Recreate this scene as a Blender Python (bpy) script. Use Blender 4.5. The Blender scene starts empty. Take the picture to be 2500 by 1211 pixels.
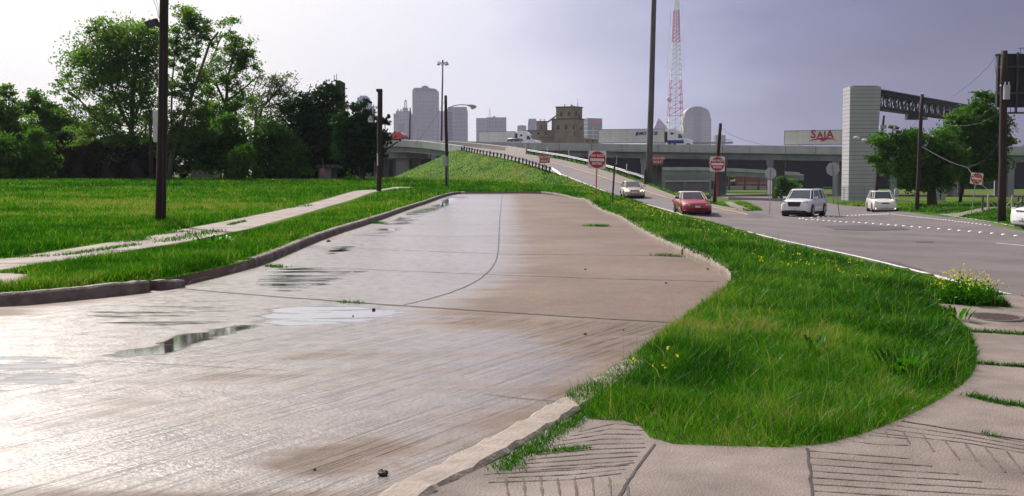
import bpy, bmesh, math, random
import numpy as np
from mathutils import Vector, Matrix
from mathutils.geometry import delaunay_2d_cdt
R = math.radians
S = bpy.context.scene
COL = S.collection
rng = np.random.default_rng(7)
random.seed(7)

# ------------------------------------------------------------------ camera
HAZE = 0.95e-4
FPX, CXP, CYP, HOR = 2500.0, 1250.0, 605.5, 420.0
PITCH = math.atan((CYP-HOR)/FPX)
cam = bpy.data.cameras.new('camera'); camo = bpy.data.objects.new('camera', cam); COL.objects.link(camo)
camo.location = (0, 0, 1.6); camo.rotation_euler = (math.pi/2-PITCH, 0, 0)
cam.lens = 36.0; cam.sensor_width = 36.0; cam.sensor_fit = 'HORIZONTAL'; cam.clip_end = 20000; cam.clip_start = 0.1
S.camera = camo
# ------------------------------------------------------------------ light, sky
SUN_AZ, SUN_EL = -36.0, 41.0          # azimuth from +Y, negative = left
w = bpy.data.worlds.new('World'); S.world = w; w.use_nodes = True
nt = w.node_tree; nt.nodes.clear()
def N(nt, t, **k):
    n = nt.nodes.new(t)
    for a, v in k.items():
        if a == 'inp':
            for kk, vv in v.items(): n.inputs[kk].default_value = vv
        else: setattr(n, a, v)
    return n
def LK(nt, a, b): nt.links.new(a, b)
out = N(nt, 'ShaderNodeOutputWorld'); mixs = N(nt, 'ShaderNodeMixShader')
sky = N(nt, 'ShaderNodeTexSky'); sky.sky_type = 'NISHITA'; sky.sun_disc = False
sky.sun_elevation = R(SUN_EL); sky.sun_rotation = R(SUN_AZ)
bg1 = N(nt, 'ShaderNodeBackground', inp={'Strength': 0.08}); LK(nt, sky.outputs[0], bg1.inputs[0])
bg2 = N(nt, 'ShaderNodeBackground', inp={'Strength': 1.0})
tc = N(nt, 'ShaderNodeTexCoord'); sx = N(nt, 'ShaderNodeSeparateXYZ'); LK(nt, tc.outputs['Generated'], sx.inputs[0])
mp = N(nt, 'ShaderNodeMapping'); mp.inputs['Scale'].default_value = (1.6, 1.6, 4.2); LK(nt, tc.outputs['Generated'], mp.inputs[0])
nz = N(nt, 'ShaderNodeTexNoise', inp={'Scale': 2.6, 'Detail': 7.0, 'Roughness': 0.55}); LK(nt, mp.outputs[0], nz.inputs['Vector'])
m1 = N(nt, 'ShaderNodeMath', operation='SUBTRACT', inp={1: 0.5}); LK(nt, nz.outputs[0], m1.inputs[0])
m2 = N(nt, 'ShaderNodeMath', operation='MULTIPLY_ADD', inp={1: 0.26}); LK(nt, m1.outputs[0], m2.inputs[0]); LK(nt, sx.outputs[0], m2.inputs[2])
# upper sky on the right is darker: tilt the ramp by elevation
m3 = N(nt, 'ShaderNodeMath', operation='MULTIPLY_ADD', inp={1: 0.30}); LK(nt, sx.outputs[2], m3.inputs[0]); LK(nt, m2.outputs[0], m3.inputs[2])
mr = N(nt, 'ShaderNodeMapRange', inp={1: -0.5, 2: 0.62, 3: 0.0, 4: 1.0}); LK(nt, m3.outputs[0], mr.inputs[0])
cr = N(nt, 'ShaderNodeValToRGB'); LK(nt, mr.outputs[0], cr.inputs[0])
def ramp(cr, pts):
    e = cr.color_ramp.elements
    while len(e) > 1: e.remove(e[-1])
    e[0].position = pts[0][0]; e[0].color = (*pts[0][1], 1)
    for p, c in pts[1:]:
        x = e.new(p); x.color = (*c, 1)
ramp(cr, [(0.0, (.64, .65, .68)), (0.18, (.71, .68, .655)), (0.30, (.68, .665, .68)), (0.46, (.62, .62, .72)),
          (0.58, (.36, .37, .53)), (0.70, (.17, .17, .30)), (0.82, (.095, .09, .18)), (1.0, (.07, .065, .13))])
# behind the camera: plain grey overcast
my = N(nt, 'ShaderNodeMapRange', inp={1: -0.25, 2: 0.3, 3: 0.0, 4: 1.0}); LK(nt, sx.outputs[1], my.inputs[0])
mxc = N(nt, 'ShaderNodeMixRGB'); LK(nt, my.outputs[0], mxc.inputs[0]); mxc.inputs[1].default_value = (.40, .39, .44, 1); LK(nt, cr.outputs[0], mxc.inputs[2])
# bright veil of cloud round the hidden sun
vd = N(nt, 'ShaderNodeVectorMath', operation='DOT_PRODUCT'); LK(nt, tc.outputs['Generated'], vd.inputs[0]); vd.inputs[1].default_value = (math.sin(R(SUN_AZ))*math.cos(R(SUN_EL)), math.cos(R(SUN_AZ))*math.cos(R(SUN_EL)), math.sin(R(SUN_EL)))
vm_ = N(nt, 'ShaderNodeMath', operation='MAXIMUM', inp={1: 0.0}); LK(nt, vd.outputs['Value'], vm_.inputs[0]); vp = N(nt, 'ShaderNodeMath', operation='POWER', inp={1: 7.0}); LK(nt, vm_.outputs[0], vp.inputs[0])
vs_ = N(nt, 'ShaderNodeMixRGB', blend_type='ADD', inp={0: 1.0}); vc_ = N(nt, 'ShaderNodeMixRGB', blend_type='MULTIPLY', inp={0: 1.0}); LK(nt, vp.outputs[0], vc_.inputs[1]); vc_.inputs[2].default_value = (1.3, 1.2, 1.1, 1)
LK(nt, mxc.outputs[0], vs_.inputs[1]); LK(nt, vc_.outputs[0], vs_.inputs[2]); LK(nt, vs_.outputs[0], bg2.inputs[0])
mixs.inputs[0].default_value = 0.9
LK(nt, bg1.outputs[0], mixs.inputs[1]); LK(nt, bg2.outputs[0], mixs.inputs[2]); LK(nt, mixs.outputs[0], out.inputs[0])
sl = bpy.data.lights.new('sun', 'SUN'); sl.energy = 5.0; sl.angle = R(2.5); sl.color = (1, .94, .86)
so = bpy.data.objects.new('sun', sl); COL.objects.link(so); so.location = (-60, 60, 90)
sd = Vector((math.sin(R(SUN_AZ))*math.cos(R(SUN_EL)), math.cos(R(SUN_AZ))*math.cos(R(SUN_EL)), math.sin(R(SUN_EL))))
so.rotation_euler = sd.to_track_quat('Z', 'Y').to_euler()
S.view_settings.view_transform = 'Standard'; S.view_settings.look = 'None'; S.view_settings.exposure = 0.27; S.view_settings.gamma = 1.0
S.view_settings.use_curve_mapping = False
S.cycles.max_bounces = 6; S.cycles.transparent_max_bounces = 8; S.cycles.volume_bounces = 1

# ------------------------------------------------------------------ materials
def mat(name, base, rough=0.7, var=0.12, scale=3.0, metal=0.0, bump=0.0, bscale=30.0, emit=0, spec=0.5, col2=None, detail=5.0, coat=0.0, stretch=None):
    m = bpy.data.materials.new(name); m.use_nodes = True; nt = m.node_tree; b = nt.nodes['Principled BSDF']
    b.inputs['Roughness'].default_value = rough; b.inputs['Metallic'].default_value = metal
    b.inputs['Specular IOR Level'].default_value = spec; b.inputs['Coat Weight'].default_value = coat
    tc = N(nt, 'ShaderNodeTexCoord'); src = tc.outputs['Object']
    if stretch:
        mp = N(nt, 'ShaderNodeMapping'); mp.inputs['Scale'].default_value = stretch; LK(nt, src, mp.inputs[0]); src = mp.outputs[0]
    n = N(nt, 'ShaderNodeTexNoise', inp={'Scale': scale, 'Detail': detail, 'Roughness': 0.62}); LK(nt, src, n.inputs['Vector'])
    cr = N(nt, 'ShaderNodeValToRGB'); LK(nt, n.outputs[0], cr.inputs[0])
    c2 = col2 if col2 else tuple(min(1, c*(1+var)) for c in base)
    c1 = tuple(c*(1-var) for c in base)
    ramp(cr, [(0.32, c1), (0.68, c2)])
    LK(nt, cr.outputs[0], b.inputs['Base Color'])
    if bump > 0:
        n2 = N(nt, 'ShaderNodeTexNoise', inp={'Scale': bscale, 'Detail': 4.0}); LK(nt, src, n2.inputs['Vector'])
        bp = N(nt, 'ShaderNodeBump', inp={'Strength': bump, 'Distance': 0.02}); LK(nt, n2.outputs[0], bp.inputs['Height']); LK(nt, bp.outputs[0], b.inputs['Normal'])
    if emit:
        b.inputs['Emission Color'].default_value = (1, .85, .6, 1); b.inputs['Emission Strength'].default_value = emit
    return m
def leafmat(name, dark, light, trans=0.45, scale=0.35):
    m = bpy.data.materials.new(name); m.use_nodes = True; nt = m.node_tree; nt.nodes.clear()
    o = N(nt, 'ShaderNodeOutputMaterial'); d = N(nt, 'ShaderNodeBsdfDiffuse'); t = N(nt, 'ShaderNodeBsdfTranslucent'); g = N(nt, 'ShaderNodeBsdfGlossy', inp={'Roughness': 0.5})
    g.inputs[0].default_value = (.5, .55, .5, 1)
    mx = N(nt, 'ShaderNodeMixShader', inp={0: trans}); mg = N(nt, 'ShaderNodeMixShader', inp={0: 0.025})
    tc = N(nt, 'ShaderNodeTexCoord'); n = N(nt, 'ShaderNodeTexNoise', inp={'Scale': scale, 'Detail': 3.0}); LK(nt, tc.outputs['Object'], n.inputs['Vector'])
    n2 = N(nt, 'ShaderNodeTexNoise', inp={'Scale': 9.0, 'Detail': 1.0}); LK(nt, tc.outputs['Object'], n2.inputs['Vector'])
    ad = N(nt, 'ShaderNodeMath', operation='ADD'); LK(nt, n.outputs[0], ad.inputs[0]); LK(nt, n2.outputs[0], ad.inputs[1])
    hf = N(nt, 'ShaderNodeMath', operation='MULTIPLY', inp={1: 0.5}); LK(nt, ad.outputs[0], hf.inputs[0])
    cr = N(nt, 'ShaderNodeValToRGB'); ramp(cr, [(0.38, dark), (0.62, light)]); LK(nt, hf.outputs[0], cr.inputs[0])
    LK(nt, cr.outputs[0], d.inputs[0])
    tr = N(nt, 'ShaderNodeMixRGB', blend_type='MULTIPLY', inp={0: 1.0}); LK(nt, cr.outputs[0], tr.inputs[1]); tr.inputs[2].default_value = (1.9, 2.1, .9, 1); LK(nt, tr.outputs[0], t.inputs[0])
    LK(nt, d.outputs[0], mx.inputs[1]); LK(nt, t.outputs[0], mx.inputs[2]); LK(nt, mx.outputs[0], mg.inputs[1]); LK(nt, g.outputs[0], mg.inputs[2]); LK(nt, mg.outputs[0], o.inputs[0])
    return m
M = {}
M['bark'] = mat('bark', (.05, .04, .034), .9, .35, 2.0, bump=.5, stretch=(3, 3, .5))
M['greybark'] = mat('grey_bark', (.10, .085, .075), .9, .3, 2.0, bump=.5, stretch=(3, 3, .5))
M['polewood'] = mat('pole_wood', (.028, .014, .012), .85, .45, 4.0, bump=.5, bscale=12, stretch=(6, 6, .25))
M['polegrey'] = mat('weathered_pole', (.09, .075, .07), .85, .3, 4.0, stretch=(6, 6, .3))
M['steel'] = mat('galvanised_steel', (.26, .27, .29), .6, .15, 6, metal=.35)
M['darksteel'] = mat('dark_steel', (.045, .045, .055), .55, .25, 6, metal=.3)
M['rust'] = mat('rusty_steel', (.10, .062, .052), .75, .5, 1.2, stretch=(4, 4, .3), col2=(.15, .15, .17))
M['conc'] = mat('concrete', (.33, .31, .29), .85, .14, 1.2, bump=.2)
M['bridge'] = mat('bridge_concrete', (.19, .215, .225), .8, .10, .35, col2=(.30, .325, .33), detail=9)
M['bridge_rail'] = mat('bridge_barrier_concrete', (.38, .405, .40), .8, .16, .5, detail=10, stretch=(1, 1, .3))
M['curb'] = mat('kerb_concrete', (.13, .105, .09), .8, .30, 3.0, bump=.8, bscale=25, col2=(.24, .20, .175))
M['kerb_pale'] = mat('pale_kerb_concrete', (.22, .18, .15), .85, .18, 5.0, bump=.5, bscale=30)
M['white'] = mat('white_paint', (.80, .79, .77), .5, .05, 3)
M['white_dirty'] = mat('white_trailer_skin', (.66, .64, .60), .55, .08, .5)
M['signwhite'] = mat('sign_white', (.70, .68, .68), .5, .05, 3)
M['signred'] = mat('sign_red', (.47, .018, .035), .45, .08, 3)
M['signred2'] = mat('faded_sign_red', (.55, .07, .05), .5, .12, 3)
M['redpost'] = mat('red_post_paint', (.50, .03, .04), .5, .15, 3)
M['signback'] = mat('sign_back', (.36, .36, .39), .5, .08, 3, metal=.3)
M['yellow'] = mat('yellow_line', (.60, .36, .10), .7, .2, 2)
M['linewhite'] = mat('road_line_white', (.68, .65, .63), .7, .15, 2)
M['tyre'] = mat('tyre_rubber', (.018, .018, .020), .8, .1)
M['rim'] = mat('alloy_rim', (.45, .45, .47), .3, .05, metal=.8)
M['blackplastic'] = mat('black_plastic', (.02, .02, .024), .5, .1)
M['glass'] = mat('car_glass', (.035, .045, .055), .06, .1, spec=.8)
M['lampoff'] = mat('headlight_glass', (.55, .55, .56), .15, .1, spec=.8)
M['lampon'] = mat('headlight_lit', (.8, .75, .6), .2, .05, emit=2.2)
M['chrome'] = mat('chrome', (.6, .6, .62), .15, .05, metal=1)
M['plate'] = mat('licence_plate', (.55, .57, .62), .5, .05)
M['dot'] = mat('ceramic_marker', (.80, .80, .80), .35, .05)
M['navy'] = mat('navy_decal', (.02, .015, .22), .4, .05)
M['crimson'] = mat('crimson_decal', (.42, .012, .06), .5, .05)
M['dirt'] = mat('dirt', (.17, .13, .09), .95, .3, 1)
M['stone'] = mat('dark_stone', (.025, .022, .022), .7, .3, 20)
M['wire'] = mat('cable', (.018, .018, .022), .6, .1)
M['twig'] = mat('twig', (.035, .028, .024), .9, .2)

# ------------------------------------------------------------------ object helpers
def link(o, parent=None):
    COL.objects.link(o)
    if parent is not None: o.parent = parent
    return o
def tag(o, label=None, cat=None, group=None, kind=None):
    if label: o['label'] = label
    if cat: o['category'] = cat
    if group: o['group'] = group
    if kind: o['kind'] = kind
    return o
def thing(name, label, cat, loc=(0, 0, 0), rz=0.0, group=None):
    o = bpy.data.objects.new(name, None); o.empty_display_size = .3; COL.objects.link(o)
    o.location = loc; o.rotation_euler = (0, 0, rz)
    return tag(o, label, cat, group)
def copy_tree(o, parent=None):
    c = o.copy(); COL.objects.link(c); c.parent = parent
    for ch in list(o.children): copy_tree(ch, c)
    return c
class MB:
    def __init__(s): s.v = []; s.f = []; s.m = []; s.cur = 0
    def add(s, vs, fs):
        k = len(s.v); s.v += [tuple(v) for v in vs]; s.f += [tuple(i+k for i in f) for f in fs]; s.m += [s.cur]*len(fs); return s
    def box(s, x0, x1, y0, y1, z0, z1, rz=0, c=None):
        vs = [(x, y, z) for z in (z0, z1) for x, y in ((x0, y0), (x1, y0), (x1, y1), (x0, y1))]
        if rz:
            cx, cy = c if c else ((x0+x1)/2, (y0+y1)/2); ca, sa = math.cos(rz), math.sin(rz)
            vs = [(cx+(x-cx)*ca-(y-cy)*sa, cy+(x-cx)*sa+(y-cy)*ca, z) for x, y, z in vs]
        return s.add(vs, [(0, 3, 2, 1), (4, 5, 6, 7), (0, 1, 5, 4), (1, 2, 6, 5), (2, 3, 7, 6), (3, 0, 4, 7)])
    def bbox(s, x0, x1, y0, y1, z0, z1, b=.02):      # box with chamfered vertical and top edges
        pts = [(x0+b, y0), (x1-b, y0), (x1, y0+b), (x1, y1-b), (x1-b, y1), (x0+b, y1), (x0, y1-b), (x0, y0+b)]
        i = [(x0+2*b, y0+b), (x1-2*b, y0+b), (x1-b, y0+2*b), (x1-b, y1-2*b), (x1-2*b, y1-b), (x0+2*b, y1-b), (x0+b, y1-2*b), (x0+b, y0+2*b)]
        vs = [(x, y, z0) for x, y in pts]+[(x, y, z1-b) for x, y in pts]+[(x, y, z1) for x, y in i]
        fs = [tuple(range(7, -1, -1)), tuple(range(16, 24))]
        for k in range(8):
            j = (k+1) % 8; fs += [(k, j, 8+j, 8+k), (8+k, 8+j, 16+j, 16+k)]
        return s.add(vs, fs)
    def tube(s, p0, p1, r0, r1=None, n=8, cap=True):
        r1 = r0 if r1 is None else r1
        p0 = Vector(p0); p1 = Vector(p1); d = (p1-p0)
        if d.length < 1e-6: return s
        q = d.to_track_quat('Z', 'Y'); a = [q @ Vector((math.cos(2*math.pi*i/n), math.sin(2*math.pi*i/n), 0)) for i in range(n)]
        vs = [p0+x*r0 for x in a]+[p1+x*r1 for x in a]
        fs = [(i, (i+1) % n, n+(i+1) % n, n+i) for i in range(n)]
        if cap: fs += [tuple(range(n-1, -1, -1)), tuple(range(n, 2*n))]
        return s.add(vs, fs)
    def path(s, pts, rs, n=7):
        pts = [Vector(p) for p in pts]
        if not hasattr(rs, '__len__'): rs = [rs]*len(pts)
        k = len(s.v); vs = []
        for i, p in enumerate(pts):
            d = (pts[min(i+1, len(pts)-1)]-pts[max(i-1, 0)]); q = d.to_track_quat('Z', 'Y')
            vs += [p+q @ Vector((math.cos(2*math.pi*j/n)*rs[i], math.sin(2*math.pi*j/n)*rs[i], 0)) for j in range(n)]
        fs = []
        for i in range(len(pts)-1):
            for j in range(n): fs.append((i*n+j, i*n+(j+1) % n, (i+1)*n+(j+1) % n, (i+1)*n+j))
        fs += [tuple(range(n-1, -1, -1)), tuple(range((len(pts)-1)*n, len(pts)*n))]
        return s.add(vs, fs)
    def prism(s, poly, axis, a, b):                  # poly 2D extruded along axis from a to b
        f = {'x': lambda p, t: (t, p[0], p[1]), 'y': lambda p, t: (p[0], t, p[1]), 'z': lambda p, t: (p[0], p[1], t)}[axis]
        n = len(poly); vs = [f(p, a) for p in poly]+[f(p, b) for p in poly]
        fs = [tuple(range(n-1, -1, -1)), tuple(range(n, 2*n))]+[(i, (i+1) % n, n+(i+1) % n, n+i) for i in range(n)]
        return s.add(vs, fs)
    def loft(s, rings, cap=True):
        n = len(rings[0]); vs = [p for r in rings for p in r]; fs = []
        for i in range(len(rings)-1):
            for j in range(n): fs.append((i*n+j, i*n+(j+1) % n, (i+1)*n+(j+1) % n, (i+1)*n+j))
        if cap: fs += [tuple(range(n-1, -1, -1)), tuple(range((len(rings)-1)*n, len(rings)*n))]
        return s.add(vs, fs)
    def ball(s, c, rx, ry=None, rz=None, n=10, m=6, z0=-1.0):
        ry = rx if ry is None else ry; rz = rx if rz is None else rz
        rings = []
        for i in range(m+1):
            t = z0+(1-z0)*i/m; ph = math.asin(max(-1, min(1, t))) if z0 > -1 else -math.pi/2+math.pi*i/m
            rr = max(math.cos(ph), 1e-3); rings.append([(c[0]+rx*rr*math.cos(2*math.pi*j/n), c[1]+ry*rr*math.sin(2*math.pi*j/n), c[2]+rz*math.sin(ph)) for j in range(n)])
        return s.loft(rings)
    def build(s, name, mats, parent=None, loc=None, smooth=False, fix=True):
        me = bpy.data.meshes.new(name); me.from_pydata(s.v, [], s.f)
        if not isinstance(mats, (list, tuple)): mats = [mats]
        for mm in mats: me.materials.append(M[mm] if isinstance(mm, str) else mm)
        if len(mats) > 1: me.polygons.foreach_set('material_index', s.m)
        if fix and len(s.f) < 20000:
            bm = bmesh.new(); bm.from_mesh(me); bmesh.ops.recalc_face_normals(bm, faces=bm.faces); bm.to_mesh(me); bm.free()
        if smooth: me.polygons.foreach_set('use_smooth', [True]*len(me.polygons))
        me.update(); o = bpy.data.objects.new(name, me); link(o, parent)
        if loc is not None: o.location = loc
        return o
def text_mesh(body, size, font_shear=0.0, bold=0.0, depth=0.004, space=1.0, align='CENTER'):
    cu = bpy.data.curves.new('t', 'FONT'); cu.body = body; cu.size = size; cu.align_x = align; cu.align_y = 'CENTER'
    cu.extrude = depth; cu.shear = font_shear; cu.offset = bold; cu.space_character = space; cu.resolution_u = 3
    o = bpy.data.objects.new('t', cu); COL.objects.link(o)
    dg = bpy.context.evaluated_depsgraph_get(); me = bpy.data.meshes.new_from_object(o.evaluated_get(dg))
    bpy.data.objects.remove(o); return me
def text_obj(name, body, size, m, parent, loc, **k):
    sx_ = k.pop('sx', 1.0)
    me = text_mesh(body, size, **k); me.materials.clear(); me.materials.append(M[m])
    me.transform(Matrix.Rotation(math.pi/2, 4, 'X')); me.transform(Matrix.Scale(sx_, 4, (1, 0, 0)))
    o = bpy.data.objects.new(name, me); link(o, parent); o.location = loc; return o
def fast_mesh(name, V, F, m, parent=None, tone=None):
    """V (n,3) float, F (k,c) int"""
    me = bpy.data.meshes.new(name); V = np.asarray(V, np.float32); F = np.asarray(F, np.int32); c = F.shape[1]
    me.vertices.add(len(V)); me.vertices.foreach_set('co', V.ravel())
    me.loops.add(F.size); me.loops.foreach_set('vertex_index', F.ravel())
    me.polygons.add(len(F)); me.polygons.foreach_set('loop_start', np.arange(0, F.size, c, dtype=np.int32))
    me.update(calc_edges=True)
    for mm in (m if isinstance(m, (list, tuple)) else [m]): me.materials.append(M[mm] if isinstance(mm, str) else mm)
    if tone is not None:
        a = me.attributes.new('tone', 'FLOAT', 'POINT'); a.data.foreach_set('value', np.asarray(tone, np.float32))
    o = bpy.data.objects.new(name, me); link(o, parent); return o

# ------------------------------------------------------------------ terrain
CTRL = [(-8, -4, 0), (0, -4, 0), (6, -4, 0), (-8, 3, 0), (0, 3, 0), (5, 3, 0), (9, 5, -.02), (-8, 10, 0), (0, 10, 0), (3, 10, 0), (-9, 20, .0), (0, 20, 0), (4, 20, 0), (-6, 35, .0), (0, 35, 0),
        (4, 35, 0), (-5, 50, .06), (0, 50, .08), (3.6, 50, .08), (-5, 70, .22), (0, 72, .25), (3.5, 70, .2),
        (-14, 20, .03), (-22, 20, .05), (-14, 32, .08), (-26, 40, .25), (-9, 62, .45), (-5, 80, .42), (-40, 60, .5), (-20, 107, .72), (-42, 107, .75), (-70, 107, .75),
        (2, 100, .45), (-10, 125, .5), (-21, 165, .45), (-60, 170, .6), (-25, 230, 0),
        (6.3, 13.2, -.08), (9, 9, -.06), (14, 12, -.2), (9, 20, -.35), (14, 20, -.38), (12, 30, -.58), (20, 35, -.72), (22, 44, -.86), (9.3, 53, -.80), (6.8, 53, -.55), (4.4, 53, .10), (8.6, 60, -.85), (6, 30, -.22), (5.6, 40, -.2),
        (11, 64, -.96), (19, 66, -1.2), (28, 66, -1.28), (24.4, 51, -.88), (31, 68, -1.28), (31, 78, -1.42), (32, 89, -1.85), (20, 90, -1.75), (41, 97, -1.6), (50, 90, -1.5),
        (52, 150, -2.6), (28, 120, -2.3), (36, 150, -2.5), (16, 150, -2.5), (10, 215, -3.1), (50, 210, -3.1), (90, 200, -3.0), (60, 260, -3.3), (20, 270, -3.3), (100, 120, -2.2)]
_c = np.array(CTRL, float)
def _uv(x, y):
    yy = np.clip(y, -5, 320)+15.0
    xx = np.clip(x, -1.3*yy, 1.3*yy)
    return xx/yy*1.6, np.log(yy)
_cu, _cv = _uv(_c[:, 0], _c[:, 1])
def _phi(r2): return 0.5*r2*np.log(r2+1e-12)
_n = len(_c); _A = np.zeros((_n+3, _n+3)); _r2 = (_cu[:, None]-_cu)**2+(_cv[:, None]-_cv)**2
_A[:_n, :_n] = _phi(_r2)+np.eye(_n)*2e-3; _A[:_n, _n] = 1; _A[:_n, _n+1] = _cu; _A[:_n, _n+2] = _cv; _A[_n:, :_n] = _A[:_n, _n:].T
_wt = np.linalg.solve(_A, np.concatenate([_c[:, 2], [0, 0, 0]]))
def base_z(x, y):
    x = np.atleast_1d(np.asarray(x, float)).ravel(); y = np.atleast_1d(np.asarray(y, float)).ravel(); res = np.empty(len(x))
    for i in range(0, len(x), 20000):
        u, v = _uv(x[i:i+20000], y[i:i+20000])
        r2 = (u[:, None]-_cu)**2+(v[:, None]-_cv)**2
        res[i:i+20000] = _phi(r2) @ _wt[:_n]+_wt[_n]+_wt[_n+1]*u+_wt[_n+2]*v
    return np.clip(res, -3.4, 1.0)
RY = [40, 53, 64, 75, 89, 105, 125, 140, 150, 162, 175, 190]
RW = [7.9, 9.3, 10.4, 10.15, 9.4, 8.2, 6.0, 2.9, .1, -3.7, -7.3, -11.5]      # white edge line
RZ = [-.76, -.80, -.96, -.85, -.6, .15, 1.35, 2.55, 3.4, 4.25, 5.15, 6.0]
RS = [1.1, 1.1, 1.1, 1.1, 1.2, 2.0, 2.7, 3.0, 3.0, 3.0, 3.0, 3.0]           # right shoulder
def rw(y): return np.interp(y, RY, RW)
def rzz(y): return np.interp(y, RY, RZ)
def rsh(y): return np.interp(y, RY, RS)
def rl(y): return rw(y)-np.interp(y, [60, 110, 125], [.25, .3, .5])
def rr(y): return rw(y)+4.0+rsh(y)
def H(x, y):
    x = np.atleast_1d(np.asarray(x, float)); y = np.atleast_1d(np.asarray(y, float)); b = base_z(x, y).reshape(x.shape)
    yc = np.clip(y, 62, 178); z = rzz(yc); dl = np.maximum(rl(yc)-x, 0); dr = np.maximum(x-rr(yc), 0)
    shl = np.interp(yc, [62, 120, 135], [.0, .3, 1.4]); dl2 = np.maximum(dl-shl, 0); dr2 = np.maximum(dr-shl, 0)
    dy = np.maximum(y-178, 0); dn = np.maximum(62-y, 0)*0.6
    d_up = np.sqrt(dl2**2+dr2**2+dy**2)
    lo = z-0.42*d_up-.02*(dl+dr)-dn; hi = z+0.22*(dl+dr)+dy+dn
    return np.minimum(np.maximum(b, lo), hi)
def Hs(x, y): return float(H(x, y)[0])
CP, SP = math.cos(PITCH), math.sin(PITCH)
def ray(px, py):
    a, b = (px-CXP)/FPX, (CYP-py)/FPX
    return a, CP+b*SP, -SP+b*CP          # world dir
def P(px, py, Y):
    a, b, c = ray(px, py); t = Y/b
    return Vector((a*t, Y, 1.6+c*t))
_T = np.concatenate([np.arange(3, 40, .1), np.arange(40, 120, .4), np.arange(120, 330, 1.0)])
def G(px, py, off=0.0):
    a, b, c = ray(px, py); t = _T/b; zz = 1.6+c*t-(H(a*t, _T)+off); i = np.where(zz < 0)[0]
    if len(i) == 0: return P(px, py, 300)
    i = i[0]
    if i == 0: return Vector((a*t[0], _T[0], 1.6+c*t[0]))
    f = zz[i-1]/(zz[i-1]-zz[i]); y = _T[i-1]+(_T[i]-_T[i-1])*f; tt = y/b
    return Vector((a*tt, y, 1.6+c*tt))
def XY(px, Y): return ((px-CXP)/FPX*Y*0.997, Y)   # at ground height, roughly
def g2(px, Y, off=0.0):                           # foot point on the ground at depth Y under pixel column px
    z = 0.0
    for _ in range(4):
        a, b, c = (px-CXP)/FPX, 0, 0
        # find x for given z and Y
        k = (1.6-z); zc = Y*CP+k*SP; x = a*zc; z = Hs(x, Y)+off
    return Vector((x, Y, z))
# ------------------------------------------------------------------ ground regions
def gp(lst): return [tuple(G(x, y)[:2]) for x, y in lst]
def resamp(p, sp, closed=False):
    p = [np.array(q[:2], float) for q in p]
    if closed: p = p+[p[0]]
    o = []
    for a, b in zip(p[:-1], p[1:]):
        s = sp(a) if callable(sp) else sp
        n = max(1, int(np.ceil(np.linalg.norm(b-a)/s)))
        for i in range(n): o.append(a+(b-a)*i/n)
    if not closed: o.append(p[-1])
    return np.array(o)
def smooth(p, it=2):
    p = np.array(p, float)
    for _ in range(it):
        q = [p[0]]
        for a, b in zip(p[:-1], p[1:]): q += [a*.75+b*.25, a*.25+b*.75]
        q.append(p[-1]); p = np.array(q)
    return p
def inside(poly, x, y):
    poly = np.asarray(poly); r = np.zeros(len(x), bool); n = len(poly)
    for i in range(n):
        x0, y0 = poly[i]; x1, y1 = poly[(i+1) % n]
        if y0 == y1: continue
        c = ((y0 > y) != (y1 > y)) & (x < (x1-x0)*(y-y0)/(y1-y0)+x0); r ^= c
    return r
def dist_poly(poly, x, y, closed=True):
    poly = np.asarray(poly); d = np.full(len(x), 1e9); n = len(poly)
    for i in range(n if closed else n-1):
        a = poly[i]; b = poly[(i+1) % n]; ab = b-a; L2 = ab @ ab+1e-12
        t = np.clip(((x-a[0])*ab[0]+(y-a[1])*ab[1])/L2, 0, 1); d = np.minimum(d, np.hypot(x-a[0]-t*ab[0], y-a[1]-t*ab[1]))
    return d
def sd(poly, x, y):
    d = dist_poly(poly, x, y); return np.where(inside(poly, x, y), d, -d)
sst = lambda a, b, x: (lambda t: t*t*(3-2*t))(np.clip((x-a)/(b-a), 0, 1))

left_edge = smooth(gp([(1125, 473), (1060, 489), (1000, 509), (905, 545), (800, 578), (700, 620), (640, 646)])+gp([(560, 668), (430, 699)]), 1)
left_near = smooth(gp([(430, 699), (390, 704), (330, 712), (200, 726), (0, 745)])+[(-9, 11.3), (-13, 10.6), (-30, 10.5)], 1)
right_edge = smooth([(-2.2, -3), (-1.15, 3.5)]+gp([(940, 1211), (1120, 1130), (1290, 1035), (1400, 975), (1480, 925), (1570, 868), (1640, 820), (1690, 785), (1745, 750), (1780, 718), (1788, 695), (1772, 672), (1670, 626), (1530, 546), (1440, 500), (1400, 487), (1360, 478), (1320, 473)]), 1)
MAIN = np.concatenate([left_edge, left_near[1:], [(-30, -3)], right_edge])
_lw = gp([(335, 605), (600, 560), (800, 505), (960, 478)])
WALKL = [(-8.2, 15.2), (-7.4, 19.6), (-7.1, 23), (-7.0, 27), (-7.5, 36), (-7.9, 44), (-8.1, 60), (-7.7, 78), (-8.9, 78), (-9.3, 60), (-9.2, 44), (-8.9, 33), (-8.75, 24), (-9.0, 18.5), (-11.5, 14.9), (-20, 10.9+2.6), (-20, 12.2), (-12, 13.6)]
PATCHL = [tuple(G(x, y, .13)[:2]) for x, y in [(-90, 655), (78, 664), (66, 690), (40, 702), (-90, 712)]]
_sw = gp([(1440, 1035), (1550, 1040), (1600, 1095), (1780, 1102), (1970, 1106), (2100, 1075), (2200, 1035), (2290, 990), (2365, 940), (2388, 895), (2375, 840), (2330, 790), (2290, 768), (2250, 760)])
WALKR = np.concatenate([[(-2.2, -3), (-1.15, 3.5)], gp([(940, 1211), (1120, 1130), (1290, 1035), (1380, 987)]), smooth(_sw, 1), gp([(2360, 764), (2470, 768), (2448, 750), (2428, 735), (2500, 731)]), [(12, 9.6), (30, 9.1), (30, -3)]])
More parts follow.
